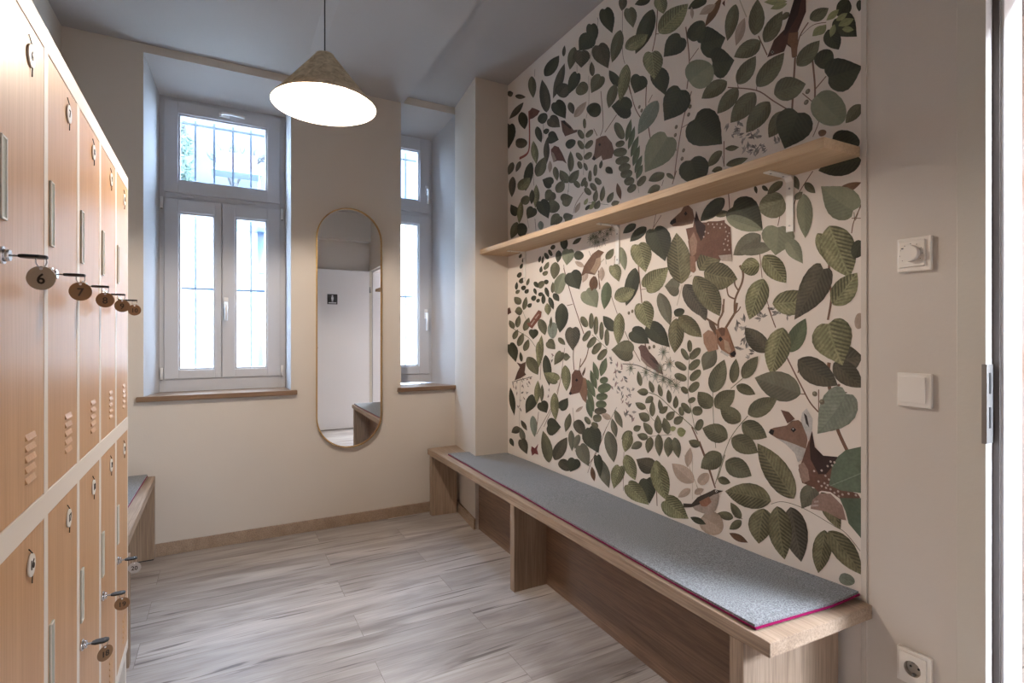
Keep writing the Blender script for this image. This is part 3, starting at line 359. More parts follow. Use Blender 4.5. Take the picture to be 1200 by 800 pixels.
FLOW = "1279 1305 1285 1278 1304 1284 1272 1251 1260 1224 1285 1224 1298 1204 1266 1205 1248 1189 1263 1170 1317 1268 1218 1324 1200 1313 1166 1333 1149 1319 1122 1326 1105 1310 1138 1337 1218 1306 1353 2035 1317 2009 1298 2024 1323 1989 1291 1978 1279 1952 1254 1976 1242 1956 1224 1966 1218 1943 1236 1927 1212 1914 1194 1893 1260 1930 1279 1925 1254 1906 1230 1899 1248 1985 1304 1993 1149 1910"
FLOWL = "2032 1133 2023 1116 1988 1106 1954 1097 1997 1072 1971 1068 1988 1050 1954 1041 1929 1054 1988 1016 1971 995 1946 1008 1921 1032 1980 972 1946 980 1905 990 1938 959 1913 956 1946 936 1905 935 1888 915 1913 895 1896 881 1921 872 1880 867 1872 895 2015 1043 1896 968 1872 1003 2015 991 3027 940 2970 951 2901 970 2834 981 2795 990 2984 915 2901 929 2834 941 2970 875 2901 889 2847 900 2928 845 2887 856 2956 801 2928 777 3027 919 2821 962 2594 929 2594 901 2560 1135 2557 1111"
TUFTS = "1888 1097 1787 1082 1729 1072 1680 1058 1642 1050 1606 1038 1680 1176 1645 1127 1700 1104 2172 1756 2115 1770 2059 1749 2153 1723 2032 1767 2087 1724 2192 1746 2148 1750 2130 1720"


def wallpaper():
    X0 = 1.6585
    PAL = {  # main, vein, vein strength, light half gain
        'd': ((60, 60, 49), (92, 93, 72), 0.4), 'm': ((90, 87, 69), (136, 132, 106), 0.5), 'k': ((74, 69, 59), (118, 111, 92), 0.55),
        's': ((96, 92, 70), (178, 174, 134), 0.85), 'K': ((80, 76, 60), (158, 150, 116), 0.7), 'D': ((66, 61, 54), (128, 120, 104), 0.5),
        'q': ((102, 99, 85), (132, 128, 108), 0.4), 'p': ((128, 129, 108), (148, 152, 126), 0.35), 'g': ((134, 132, 108), (104, 102, 82), 0.5),
        'G': ((90, 96, 76), (120, 130, 98), 0.4), 't': ((140, 144, 131), (108, 117, 104), 0.5), 'w': ((180, 160, 144), (156, 136, 122), 0.35),
        'y': ((158, 158, 116), (110, 114, 74), 0.4), 'b': ((118, 88, 66), (84, 60, 46), 0.5), 'r': ((140, 84, 72), (100, 60, 50), 0.4)}
    PROF = {
        'o': [(0, 0), (.05, .36), (.15, .72), (.27, .92), (.42, 1), (.58, .93), (.72, .74), (.84, .48), (.93, .22), (1, 0)],
        'h': [(0, 0), (-.06, .34), (-.03, .62), (.06, .84), (.2, .99), (.36, 1), (.52, .88), (.68, .64), (.82, .36), (.93, .14), (1, 0)],
        'n': [(0, 0), (.08, .3), (.2, .65), (.35, .92), (.5, 1), (.65, .9), (.8, .58), (.92, .24), (1, 0)],
        'r': [(0, 0), (.01, .38), (.08, .68), (.22, .92), (.42, 1), (.62, .95), (.8, .75), (.92, .48), (.99, .2), (1, 0)],
        'e': [(0, 0), (.03, .4), (.12, .72), (.28, .94), (.5, 1), (.7, .94), (.86, .7), (.95, .4), (1, 0)]}
    bm = BM(); uv = bm.loops.layers.uv.new('leaf'); ca = bm.loops.layers.float_color.new('print'); cb = bm.loops.layers.float_color.new('vein')
    PAPER = (222, 212, 202)
    def paint(f, a, b, s):
        for l in f.loops:
            l[ca] = (*a, 1); l[cb] = (*b, s)
    vs = [bm.verts.new((X0, y, z)) for y, z in ((0.877, 0.0), (3.10, 0.0), (3.10, 2.917), (0.877, 2.917))]
    paint(bm.faces.new(vs[::-1]), lin(PAPER), lin(PAPER), 0)
    lay = [0]
    def X():
        lay[0] += 1; return X0 - 0.0003 - lay[0] * 0.0000012
    def inside(f): return True
    def num(s): return [float(v) / 1000 for v in s.split()]
    # stems
    SC = {'b': (112, 84, 68), 'm': (110, 108, 84), 'k': (86, 78, 70), 'w': (178, 166, 148), 'q': (120, 112, 98), 'a': (112, 88, 70), 'r': (138, 78, 66)}
    def strip(pts, w, col):
        x = X(); c = lin(col); prev = None
        # smooth the polyline
        P = [Vector(p) for p in pts]
        if len(P) > 2:
            Q = []
            for i in range(len(P) - 1):
                p0 = P[max(i - 1, 0)]; p1 = P[i]; p2 = P[i + 1]; p3 = P[min(i + 2, len(P) - 1)]
                for k in range(5):
                    t = k / 5; Q.append(0.5 * ((2 * p1) + (p2 - p0) * t + (2 * p0 - 5 * p1 + 4 * p2 - p3) * t * t + (3 * p1 - p0 - 3 * p2 + p3) * t ** 3))
            P = Q + [P[-1]]
        for i, p in enumerate(P):
            d = (P[min(i + 1, len(P) - 1)] - P[max(i - 1, 0)]); d.normalize(); n = Vector((-d.y, d.x)) * w / 2
            a, b = bm.verts.new((x, *(p + n))), bm.verts.new((x, *(p - n)))
            if prev: paint(bm.faces.new((prev[0], prev[1], b, a)), c, c, 0)
            prev = (a, b)
    def poly(pts, col):
        g = sum(col) / 3; col = tuple(v * .72 + g * .26 for v in col)
        x = X(); c = lin(col); vs = [bm.verts.new((x, *p)) for p in pts]
        paint(bm.faces.new(vs), c, c, 0.42)
    def disc(p, r, col, n=10, sq=1.0):
        poly([(p[0] + r * math.cos(2 * math.pi * k / n), p[1] + r * sq * math.sin(2 * math.pi * k / n)) for k in range(n)], col)
    for s in STEMS.split('|'):
        v = num(s[1:]); strip([(v[i], v[i + 1]) for i in range(1, len(v), 2)], v[0] / 10, SC[s[0]])
    def scribble(data, r, cols, petals=3):
        v = num(data); rnd = random.Random(3)
        for i in range(0, len(v), 2):
            for k in range(petals):
                a = rnd.uniform(0, 6.28); l = r * rnd.uniform(0.9, 2.2); cx = v[i] + rnd.uniform(-r, r); cy = v[i + 1] + rnd.uniform(-r, r)
                dx, dy = math.cos(a) * l, math.sin(a) * l; c = rnd.choice(cols)
                poly([(cx - dx, cy - dy), (cx + dy * .35, cy - dx * .35), (cx + dx, cy + dy), (cx - dy * .35, cy + dx * .35)], c)
    scribble(FLOW, 0.008, [(150, 140, 134), (120, 112, 108), (188, 178, 170)], 3)
    scribble(FLOWL, 0.009, [(112, 106, 100), (140, 130, 124), (180, 166, 158), (168, 130, 124)], 2)
    def leaf(s, k):
        t, c = s[0], s[1]; by, bz, dy, dz, sy, sz = num(s[2:])
        base = Vector((by, bz)); ax = Vector((dy, dz)) * 1.05; sd = Vector((sy, sz)) * 1.12; x = X()
        L = ax.length; A, B, st = PAL[c]; rnd = random.Random(k)
        g = rnd.uniform(0.9, 1.1); A = tuple(v * g for v in lin(A)); B = lin(B)
        # finer outline with small teeth
        pr = PROF[t]; out = []
        for (s0, h0), (s1, h1) in zip(pr, pr[1:]):
            for q in (0, .5): out.append((s0 + (s1 - s0) * q, h0 + (h1 - h0) * q))
        out.append(pr[-1]); bend = rnd.uniform(-0.10, 0.10) * (0 if t == 'e' else 1)
        def at(s_, h, side):
            b = bend * 4 * s_ * (1 - s_); return base + ax * s_ + sd * (h * side + b)
        big = L > 0.07
        mid = [bm.verts.new((x, *at(max(s_, 0), 0, 1))) for s_, h in out]
        for side in (1, -1):
            ed = []
            for i, (s_, h) in enumerate(out):
                tooth = (1 + (0.045 if i % 2 else -0.0)) if big and 0 < i < len(out) - 1 else 1
                ed.append(bm.verts.new((x, *at(s_, h * tooth, side))))
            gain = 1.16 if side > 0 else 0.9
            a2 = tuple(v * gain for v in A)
            for i in range(len(out) - 1):
                f = bm.faces.new((mid[i], mid[i + 1], ed[i + 1], ed[i]))
                hs = (0, 0, out[i + 1][1], out[i][1]); ss = (max(out[i][0], 0), max(out[i + 1][0], 0), out[i + 1][0], out[i][0])
                for l, h, s_ in zip(f.loops, hs, ss):
                    l[uv].uv = (s_ * max(L, .05) * 10, h * side * 0.5 + 0.5 ); l[ca] = (*a2, 1); l[cb] = (*B, st)
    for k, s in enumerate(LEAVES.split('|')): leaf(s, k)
    for s in PRINTS.split('|'):
        c, v = s.split(' ', 1); v = num(v); poly([(v[i], v[i + 1]) for i in range(0, len(v), 2)], tuple(int(q) for q in c.split(',')))
    v = num(SPOTS)
    for i in range(0, len(v), 2): disc((v[i], v[i + 1]), 0.0036, (214, 188, 176))
    v = num(BERRIES)
    for i in range(0, len(v), 2): disc((v[i], v[i + 1]), 0.0085, (128, 112, 88)); disc((v[i] + .002, v[i + 1] + .002), 0.004, (168, 152, 122))
    v = num(TUFTS)
    for i in range(0, len(v), 2):
        for k in range(14):
            a = math.pi * 2 * k / 14 + 0.2 * (i % 3); l = 0.036 * (0.75 + 0.25 * math.sin(3 * k))
            strip([(v[i], v[i + 1]), (v[i] + math.cos(a) * l, v[i + 1] + math.sin(a) * l)], 0.0022, (104, 108, 92))
    # trim to the papered area
    for co, no in (((0, 0.8772, 0), (0, -1, 0)), ((0, 3.0998, 0), (0, 1, 0)), ((0, 0, 2.9172), (0, 0, 1)), ((0, 0, 0.0), (0, 0, -1))):
        bmesh.ops.bisect_plane(bm, geom=bm.verts[:] + bm.edges[:] + bm.faces[:], plane_co=co, plane_no=no, clear_outer=True, dist=1e-6)
    # turn every face to the room, give the sheet its thickness at the rim
    bm.normal_update()
    for f in bm.faces:
        if f.normal.x > 0: f.normal_flip()
    for (y0, z0, y1, z1) in ((0.877, 0, 0.877, 2.917), (3.0999, 2.917, 3.0999, 0)):
        q = [bm.verts.new(p) for p in ((X0, y0, z0), (X0, y1, z1), (1.6601, y1, z1), (1.6601, y0, z0))]
        paint(bm.faces.new(q), lin(PAPER), lin(PAPER), 0)
    m = mat('leaf_print_paper', PAPER, 0.7, spec=0.25); nt, N, Lk, b = nodes(m)
    a = N.new('ShaderNodeAttribute'); a.attribute_name = 'print'; v = N.new('ShaderNodeAttribute'); v.attribute_name = 'vein'
    u = N.new('ShaderNodeUVMap'); u.uv_map = 'leaf'; sp = N.new('ShaderNodeSeparateXYZ'); Lk.new(u.outputs[0], sp.inputs[0])
    def mth(op, x, y=None, clamp=False):
        n = N.new('ShaderNodeMath'); n.operation = op; n.use_clamp = clamp
        for i, q in enumerate((x, y)):
            if q is None: continue
            if isinstance(q, (int, float)): n.inputs[i].default_value = q
            else: Lk.new(q, n.inputs[i])
        return n.outputs[0]
    t = mth('MULTIPLY', mth('ABSOLUTE', mth('SUBTRACT', sp.outputs[1], 0.5)), 2.0)
    ph = mth('FRACT', mth('MULTIPLY', mth('SUBTRACT', sp.outputs[0], mth('MULTIPLY', t, 0.42)), 7.0))
    tri = mth('ABSOLUTE', mth('SUBTRACT', ph, 0.5))                      # 0 centre of a vein .. 0.5
    vein = mth('SUBTRACT', 1.0, mth('MULTIPLY', tri, 2.1), True)
    midr = mth('SUBTRACT', 1.0, mth('MULTIPLY', t, 9.0), True)
    fac = mth('MULTIPLY', mth('MAXIMUM', mth('MULTIPLY', vein, mth('SUBTRACT', 1.0, mth('MULTIPLY', t, 0.55))), midr), v.outputs['Alpha'])
    mx = N.new('ShaderNodeMixRGB'); Lk.new(fac, mx.inputs[0]); Lk.new(a.outputs['Color'], mx.inputs[1]); Lk.new(v.outputs['Color'], mx.inputs[2])
    tc = N.new('ShaderNodeTexCoord'); n = N.new('ShaderNodeTexNoise'); n.inputs['Scale'].default_value = 26; n.inputs['Detail'].default_value = 5
    Lk.new(tc.outputs['Object'], n.inputs['Vector'])
    mr = N.new('ShaderNodeMapRange'); mr.inputs[1].default_value = .3; mr.inputs[2].default_value = .7; mr.inputs[3].default_value = 0.0; mr.inputs[4].default_value = 1.0
    Lk.new(n.outputs['Fac'], mr.inputs[0])
    # watercolour mottling only inside the leaves (vein strength above zero)
    # one half of a leaf is printed paler than the other, the rim darker
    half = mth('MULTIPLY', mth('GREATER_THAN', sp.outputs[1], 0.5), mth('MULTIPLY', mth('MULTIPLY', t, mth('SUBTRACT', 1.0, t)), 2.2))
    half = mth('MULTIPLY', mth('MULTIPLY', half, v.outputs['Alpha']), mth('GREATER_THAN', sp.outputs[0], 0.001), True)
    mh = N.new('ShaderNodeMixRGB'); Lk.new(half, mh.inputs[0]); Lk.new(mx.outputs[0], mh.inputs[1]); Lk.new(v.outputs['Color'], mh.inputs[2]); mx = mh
    f2 = N.new('ShaderNodeTexNoise'); f2.inputs['Scale'].default_value = 120; f2.inputs['Detail'].default_value = 3; Lk.new(tc.outputs['Object'], f2.inputs['Vector'])
    mr2 = N.new('ShaderNodeMapRange'); mr2.inputs[1].default_value = .35; mr2.inputs[2].default_value = .65; mr2.inputs[4].default_value = .8; Lk.new(f2.outputs['Fac'], mr2.inputs[0])
    mo = mth('MULTIPLY', mth('ADD', mth('ADD', mr.outputs[0], mr2.outputs[0]), mth('MULTIPLY', mth('GREATER_THAN', t, 0.86), 0.5)), v.outputs['Alpha'], True)
    mul = N.new('ShaderNodeMixRGB'); mul.blend_type = 'MULTIPLY'; mul.inputs[2].default_value = (0.56, 0.57, 0.54, 1)
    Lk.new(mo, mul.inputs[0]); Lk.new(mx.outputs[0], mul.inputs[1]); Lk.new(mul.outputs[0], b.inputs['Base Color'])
    me = bpy.data.meshes.new('wallpaper'); bm.to_mesh(me); bm.free(); me.materials.append(m)
    o = bpy.data.objects.new('wallpaper', me); COL.objects.link(o); o.parent = wr
    o['label'] = 'cream wallpaper printed with dark green leaves, deer and small birds'
wallpaper()

# ---------------------------------------------------------------- windows
def frame_ring(bm, x0, x1, z0, z1, w, y0, y1, bev=0.003, wb=None):
    wb = w if wb is None else wb
    box(bm, x0, x0 + w, y0, y1, z0, z1, bev); box(bm, x1 - w, x1, y0, y1, z0, z1, bev)
    box(bm, x0 + w - .001, x1 - w + .001, y0, y1, z1 - w, z1, bev); box(bm, x0 + w - .001, x1 - w + .001, y0, y1, z0, z0 + wb, bev)

def sash(parent, x0, x1, z0, z1, gx0, gx1, gz0, gz1, name='sash'):
    y0, y1 = 3.812, 3.872; bm = BM()
    for a in ((x0, gx0, z0, z1), (gx1, x1, z0, z1), (gx0 - .001, gx1 + .001, z0, gz0), (gx0 - .001, gx1 + .001, gz1, z1)):
        box(bm, a[0], a[1], y0, y1, a[2], a[3], 0.004)
    for d, yy in ((0.012, 3.822),):   # glazing bead, a little further back
        frame_ring(bm, gx0 - 0.001, gx1 + 0.001, gz0 - 0.001, gz1 + 0.001, d, yy, 3.86, 0.003)
    s = obj(name, bm, M['upvc'], parent)
    obj('pane', box(BM(), gx0 + .008, gx1 - .008, 3.846, 3.850, gz0 + .008, gz1 - .008), M['glass'], s)
    return s

def handle(parent, x, z0, z1, horizontal=False):
    bm = BM()
    if horizontal:
        box(bm, x - .030, x + .030, 3.800, 3.813, z0 - .012, z0 + .012, 0.004); cyl(bm, (x - .012, 3.805, z0), (x - .012, 3.775, z0), 0.008)
        tube(bm, [(x - .012, 3.776, z0), (x + .04, 3.772, z0 + .002), (x + .115, 3.774, z0 - .004)], 0.009, 10)
    else:
        box(bm, x - .013, x + .013, 3.800, 3.813, z1 - .06, z1 + .012, 0.004); cyl(bm, (x, 3.805, z1 - .02), (x, 3.775, z1 - .02), 0.008)
        tube(bm, [(x, 3.776, z1 - .02), (x + .002, 3.770, z1 - .06), (x, 3.773, z0)], 0.009, 10)
    obj('window_handle', bm, M['white'], parent)

def hinge(parent, x, z0, z1):
    bm = BM(); cyl(bm, (x, 3.806, z0), (x, 3.806, z1), 0.008, 12); box(bm, x - .004, x + .004, 3.80, 3.83, z0 + .01, z1 - .01)
    cyl(bm, (x, 3.806, z0 - .006), (x, 3.806, z0), 0.006, 12, mi=1); obj('hinge', bm, [M['white'], M['steel']], parent)

w1 = struct('window_1', loc=(0.0, 3.83, 0.905))
bm = BM(); frame_ring(bm, -0.352, 0.358, 0.900, 2.715, 0.036, 3.825, 3.90, 0.003, 0.088); box(bm, -0.030, 0.030, 3.868, 3.90, 0.96, 2.10); box(bm, -0.32, 0.325, 3.830, 3.90, 2.075, 2.135, 0.003)
box(bm, -.25, -.165, 3.822, 3.832, 2.108, 2.118, .002); box(bm, .10, .185, 3.822, 3.832, 2.108, 2.118, .002)
obj('window_frame', bm, M['upvc'], w1)
sash(w1, -0.322, -0.0165, 0.985, 2.090, -0.247, -0.052, 1.038, 2.008)
s = sash(w1, -0.0135, 0.325, 0.985, 2.090, 0.060, 0.248, 1.038, 2.008); handle(s, 0.008, 1.345, 1.480)
s = sash(w1, -0.322, 0.325, 2.125, 2.690, -0.249, 0.248, 2.197, 2.612); handle(s, 0.0, 2.645, 2.65, True)
for x in (-0.334, 0.336): hinge(w1, x, 0.985, 1.055); hinge(w1, x, 2.02, 2.09)
def sill(parent, pts, z0, z1):
    obj('window_sill', prism(BM(), pts, z0, z1, bev=0.003), M['sill'], parent)
sill(w1, [(-0.431, 3.557), (0.403, 3.557), (0.403, 3.590), (0.366, 3.590), (0.354, 3.828), (-0.344, 3.828), (-0.397, 3.590), (-0.431, 3.590)], 0.878, 0.907)

w2 = struct('window_2', loc=(1.21, 3.83, 0.905))
bm = BM(); frame_ring(bm, 1.018, 1.400, 0.900, 2.765, 0.036, 3.825, 3.90, 0.003, 0.068); box(bm, 1.05, 1.37, 3.830, 3.90, 2.135, 2.195, 0.003)
obj('window_frame', bm, M['upvc'], w2)
s = sash(w2, 1.050, 1.369, 0.965, 2.150, 1.125, 1.284, 1.025, 2.090); handle(s, 1.335, 1.29, 1.44)
s = sash(w2, 1.050, 1.369, 2.180, 2.735, 1.125, 1.290, 2.262, 2.640); handle(s, 1.343, 2.24, 2.37)
sill(w2, [(1.050, 3.557), (1.490, 3.557), (1.484, 3.590), (1.388, 3.828), (1.042, 3.828), (1.075, 3.590), (1.050, 3.590)], 0.862, 0.891)

# iron grilles outside
def grille(xs, x0, x1, label):
    t = thing('window_grille', label, 'window grille', ((x0 + x1) / 2, 4.05, 0.9), group='iron bars outside the windows')
    for x in xs: obj('upright_bar', box(BM(), x - .006, x + .006, 4.044, 4.056, 0.90, 2.80), M['iron'], t)
    for x in (x0 + .012, x1 - .012):
        for z in (0.95, 2.64): obj('wall_anchor', box(BM(), x - .01, x + .01, 3.945, 4.060, z - .01, z + .01), M['iron'], t)
    for z in (0.95, 1.56, 2.20, 2.64): obj('cross_bar', box(BM(), x0, x1, 4.056, 4.062, z - .008, z + .008), M['iron'], t)
M['iron'] = mat('grey_iron', (84, 94, 106), 0.6, 0.3)
grille([-0.278, -0.168, -0.06, 0.051, 0.160, 0.27], -0.45, 0.45, 'grey iron bars outside the wide double window')
grille([1.03, 1.14, 1.251, 1.36, 1.47], 0.95, 1.55, 'grey iron bars outside the narrow window beside the pier')

# ---------------------------------------------------------------- doorway and open door
d1 = struct('door_1', loc=(1.70, 0.16, 0))
bm = BM()
for (a, b) in ((0.582, 0.642), (-0.262, -0.215)): box(bm, 1.648, 1.684, a, b, 0, 2.215, 0.002)
box(bm, 1.648, 1.684, -0.215, 0.582, 2.150, 2.215, 0.002)
o = obj('door_frame', bm, [M['framepaint'], M['white']], d1)
for p in o.data.polygons:
    if abs(p.normal.y) > .9 and 0 < p.center.y < 0.6: p.material_index = 1
bm = BM()
box(bm, 1.690, 1.795, 0.561, 0.602, 0, 2.17, 0.002); box(bm, 1.690, 1.795, -0.25, -0.212, 0, 2.17, 0.002); box(bm, 1.690, 1.795, -0.212, 0.561, 2.13, 2.172, 0.002)
obj('jamb_lining', bm, M['white'], d1)
bm = BM(); box(bm, 1.6845, 1.6905, 0.568, 0.583, 0, 2.15, 0.001); obj('door_seal', bm, M['sealgrey'] if 'sealgrey' in M else M['seal'], d1)
bm = BM(); box(bm, 1.6465, 1.6480, 0.580, 0.590, 0.977, 1.173, 0); box(bm, 1.6470, 1.682, 0.5795, 0.5825, 0.977, 1.173, 0.0006)
for z in (1.10, 1.015): box(bm, 1.658, 1.668, 0.5788, 0.5800, z, z + .052, mi=1)
obj('strike_plate', bm, [M['steel'], M['blackplastic']], d1)
leaf = obj('door_leaf', box(BM(), 0.815, 1.655, -0.258, -0.218, 0.008, 2.145, 0.002), M['doorpaint'], d1)
bm = BM(); box(bm, 0.845, 0.880, -0.2185, -0.212, 0.95, 1.17, 0.002); cyl(bm, (0.862, -0.215, 1.10), (0.862, -0.165, 1.10), 0.010); tube(bm, [(0.862, -0.168, 1.10), (0.90, -0.166, 1.10), (0.97, -0.170, 1.10)], 0.010, 10)
obj('door_handle', bm, M['steel'], leaf)
bm = BM(); cyl(bm, (1.655, -0.205, 0.25), (1.655, -0.205, 0.33), 0.010); cyl(bm, (1.655, -0.205, 1.85), (1.655, -0.205, 1.93), 0.010); obj('hinge', bm, M['steel'], leaf)
bm = BM(); Y = -0.218     # toilet pictogram
box(bm, 1.095, 1.225, Y, Y + .004, 1.68, 1.815, 0.001)
cyl(bm, (1.16, Y + .004, 1.790), (1.16, Y + .0055, 1.790), 0.0105, 16, mi=1)
box(bm, 1.146, 1.174, Y + .004, Y + .0055, 1.742, 1.777, mi=1); box(bm, 1.151, 1.1585, Y + .004, Y + .0055, 1.715, 1.745, mi=1); box(bm, 1.1615, 1.169, Y + .004, Y + .0055, 1.715, 1.745, mi=1)
box(bm, 1.110, 1.210, Y + .004, Y + .0055, 1.693, 1.704, mi=1)
obj('toilet_sign', bm, [M['signdark'], M['white']] if 'signdark' in M else [M['seal'], M['white']], leaf, label='small dark square sign with a white standing figure')

# the hall beyond the doorway
struct('floor_hall', box(BM(), 1.80, 3.45, -0.55, 2.6, -0.06, 0.0), M['floor'])
struct('ceiling_hall', box(BM(), 1.80, 3.45, -0.55, 2.6, 2.80, 2.9), M['ceiling'])
def mural():
    m = mat('hall_stone', (190, 160, 150), 0.8); nt, N, Lk, b = nodes(m); tc = N.new('ShaderNodeTexCoord')
    n = N.new('ShaderNodeTexNoise'); n.inputs['Scale'].default_value = 3.5; n.inputs['Detail'].default_value = 6; Lk.new(tc.outputs['Object'], n.inputs['Vector'])
    r = N.new('ShaderNodeValToRGB'); e = r.color_ramp.elements; e[0].position = .3; e[0].color = (*lin((190, 186, 186)), 1); e[1].position = .7; e[1].color = (*lin((204, 176, 158)), 1)
    x = e.new(.5); x.color = (*lin((222, 210, 204)), 1); Lk.new(n.outputs['Fac'], r.inputs[0]); Lk.new(r.outputs[0], b.inputs['Base Color']); return m
M['hall'] = mural()
bm = BM(); box(bm, 3.40, 3.55, -0.6, 2.7, -0.06, 2.9); box(bm, 1.80, 3.45, 2.5, 2.65, -0.06, 2.9); box(bm, 1.80, 3.45, -0.7, -0.55, -0.06, 2.9)
struct('wall_hall', bm, M['hall'])
# ---------------------------------------------------------------- wall devices
def device(name, label, cat, z, h=0.092, build=None):
    y0, y1 = 0.697, 0.778; t = thing(name, label, cat, (1.66, (y0 + y1) / 2, z))
    obj('surround', box(BM(), 1.648, 1.661, y0, y1, z, z + h, 0.003), M['switch'], t)
    build(t, y0, y1, z, h)
def thermo(t, y0, y1, z, h):
    obj('cover', box(BM(), 1.643, 1.650, y0 + .013, y1 - .006, z + .012, z + h - .008, 0.002), M['switch'], t)
    c = ((y0 + y1) / 2 + .004, z + h / 2 + .002); bm = BM(); cyl(bm, (1.644, *c), (1.629, *c), 0.0225, 40, 0.0205); obj('dial', bm, M['switch'], t)
    bm = BM(); 
    for k in range(9):
        a = math.radians(-40 + k * 32); p = (c[0] + math.cos(a) * .027, c[1] + math.sin(a) * .027)
        box(bm, 1.6423, 1.6431, p[0] - .0009, p[0] + .0009, p[1] - .0009, p[1] + .0009)
    box(bm, 1.6282, 1.6292, c[0] + .012, c[0] + .017, c[1] + .0125, c[1] + .015)
    obj('scale_mark', bm, M['seal'], t)
def rocker(t, y0, y1, z, h):
    bm = BM(); hexa(bm, [(1.645, y0 + .012, z + .012), (1.645, y1 - .008, z + .012), (1.65, y1 - .008, z + .012), (1.65, y0 + .012, z + .012),
                     (1.6405, y0 + .012, z + h - .01), (1.6405, y1 - .008, z + h - .01), (1.65, y1 - .008, z + h - .01), (1.65, y0 + .012, z + h - .01)])
    obj('rocker', bm, M['switch'], t)
def holed(bm, x0, x1, y0, y1, z0, z1, c, r, n=32):
    """square plate with a round hole through it"""
    def sq(a):
        dx, dz = math.cos(a), math.sin(a); k = min((y1 - c[0]) / dx if dx > 1e-9 else 9, (y0 - c[0]) / dx if dx < -1e-9 else 9, (z1 - c[1]) / dz if dz > 1e-9 else 9, (z0 - c[1]) / dz if dz < -1e-9 else 9)
        return c[0] + dx * k, c[1] + dz * k
    an = sorted([2 * math.pi * k / n for k in range(n)] + [math.atan2(z - c[1], y - c[0]) % (2 * math.pi) for y in (y0, y1) for z in (z0, z1)]); m = len(an)
    L = [[bm.verts.new((x, *sq(a))) for a in an] for x in (x0, x1)] + [[bm.verts.new((x, c[0] + r * math.cos(a), c[1] + r * math.sin(a))) for a in an] for x in (x0, x1)]
    for A, B in ((L[0], L[1]), (L[2], L[3]), (L[0], L[2]), (L[1], L[3])):
        for k in range(m): bm.faces.new((A[k], A[(k + 1) % m], B[(k + 1) % m], B[k]))
    return bm
def socket(t, y0, y1, z, h):
    c = ((y0 + y1) / 2 + .002, z + h / 2); R = .0205
    old = [q for q in COL.objects if q.parent == t and q.name.startswith('surround')][0]; bpy.data.objects.remove(old)
    obj('surround', holed(BM(), 1.648, 1.6595, y0, y1, z, z + h, c, R + .001), M['switch'], t)
    obj('cover', holed(BM(), 1.6445, 1.6478, y0 + .010, y1 - .006, z + .008, z + h - .008, c, R), M['switch'], t)
    bm = BM(); ring = []
    for (r, x) in ((R, 1.6445), (R - .001, 1.6585), (0.0005, 1.6585)):
        ring.append([bm.verts.new((x, c[0] + r * math.cos(k * math.pi / 16), c[1] + r * math.sin(k * math.pi / 16))) for k in range(32)])
    for A, B in zip(ring, ring[1:]):
        for k in range(32): bm.faces.new((A[k], A[(k + 1) % 32], B[(k + 1) % 32], B[k]))
    for dy in (-.0095, .0095): cyl(bm, (1.6585, c[0] + dy, c[1]), (1.6575, c[0] + dy, c[1]), .0030, 12, mi=1)
    for dz in (-.0165, .0165): box(bm, 1.6465, 1.658, c[0] - .003, c[0] + .003, c[1] + dz - .0018, c[1] + dz + .0018, mi=2)
    obj('socket_well', bm, [M['socketwell'], M['blackplastic'], M['steel']], t)
M['socketwell'] = mat('socket_inside', (176, 168, 158), 0.5)
device('thermostat', 'white wall thermostat with round dial, above the light switch', 'thermostat', 1.420, build=thermo)
device('light_switch', 'square white light switch between thermostat and socket', 'light switch', 1.050, build=rocker)
device('power_socket', 'white wall socket with round recess, low by the bench end', 'power socket', 0.290, build=socket)

# ---------------------------------------------------------------- mirror
def pill(x0, x1, z0, z1, n=24):
    r = (x1 - x0) / 2; cx = (x0 + x1) / 2; pts = []
    for k in range(n + 1): a = math.pi * k / n; pts.append((cx + r * math.cos(a), z1 - r + r * math.sin(a)))
    for k in range(n + 1): a = math.pi + math.pi * k / n; pts.append((cx + r * math.cos(a), z0 + r + r * math.sin(a)))
    return pts
mx0, mx1, mz0, mz1 = -0.210, 0.210, 0.0, 1.576
mir = thing('wall_mirror', 'tall pill-shaped mirror in thin brass frame between the two windows', 'mirror', (0.726, 3.566, 0.514), math.radians(0.0))
MIRROR_TURN = -0.014
mir.rotation_euler = (0, 0, MIRROR_TURN)
bm = BM(); o_ = pill(mx0, mx1, mz0, mz1); i_ = pill(mx0 + .007, mx1 - .007, mz0 + .007, mz1 - .007)
R = [[bm.verts.new((p[0], y, p[1])) for p in pts] for pts, y in ((o_, .016), (o_, -.010), (i_, -.010), (i_, .002))]
for A, B in zip(R, R[1:]):
    for k in range(len(A)): bm.faces.new((A[k], A[(k + 1) % len(A)], B[(k + 1) % len(A)], B[k]))
bm.faces.new(R[0][::-1]); obj('mirror_frame', bm, M['brass'], mir, local=True)
bm = BM(); i2 = pill(mx0 + .006, mx1 - .006, mz0 + .006, mz1 - .006)
a = [bm.verts.new((p[0], 0.0, p[1])) for p in i2]; b = [bm.verts.new((p[0], .008, p[1])) for p in i2]; bm.faces.new(a); bm.faces.new(b[::-1])
for k in range(len(a)): bm.faces.new((a[k], b[k], b[(k + 1) % len(a)], a[(k + 1) % len(a)]))
obj('mirror_glass', bm, M['mirror'], mir, local=True)

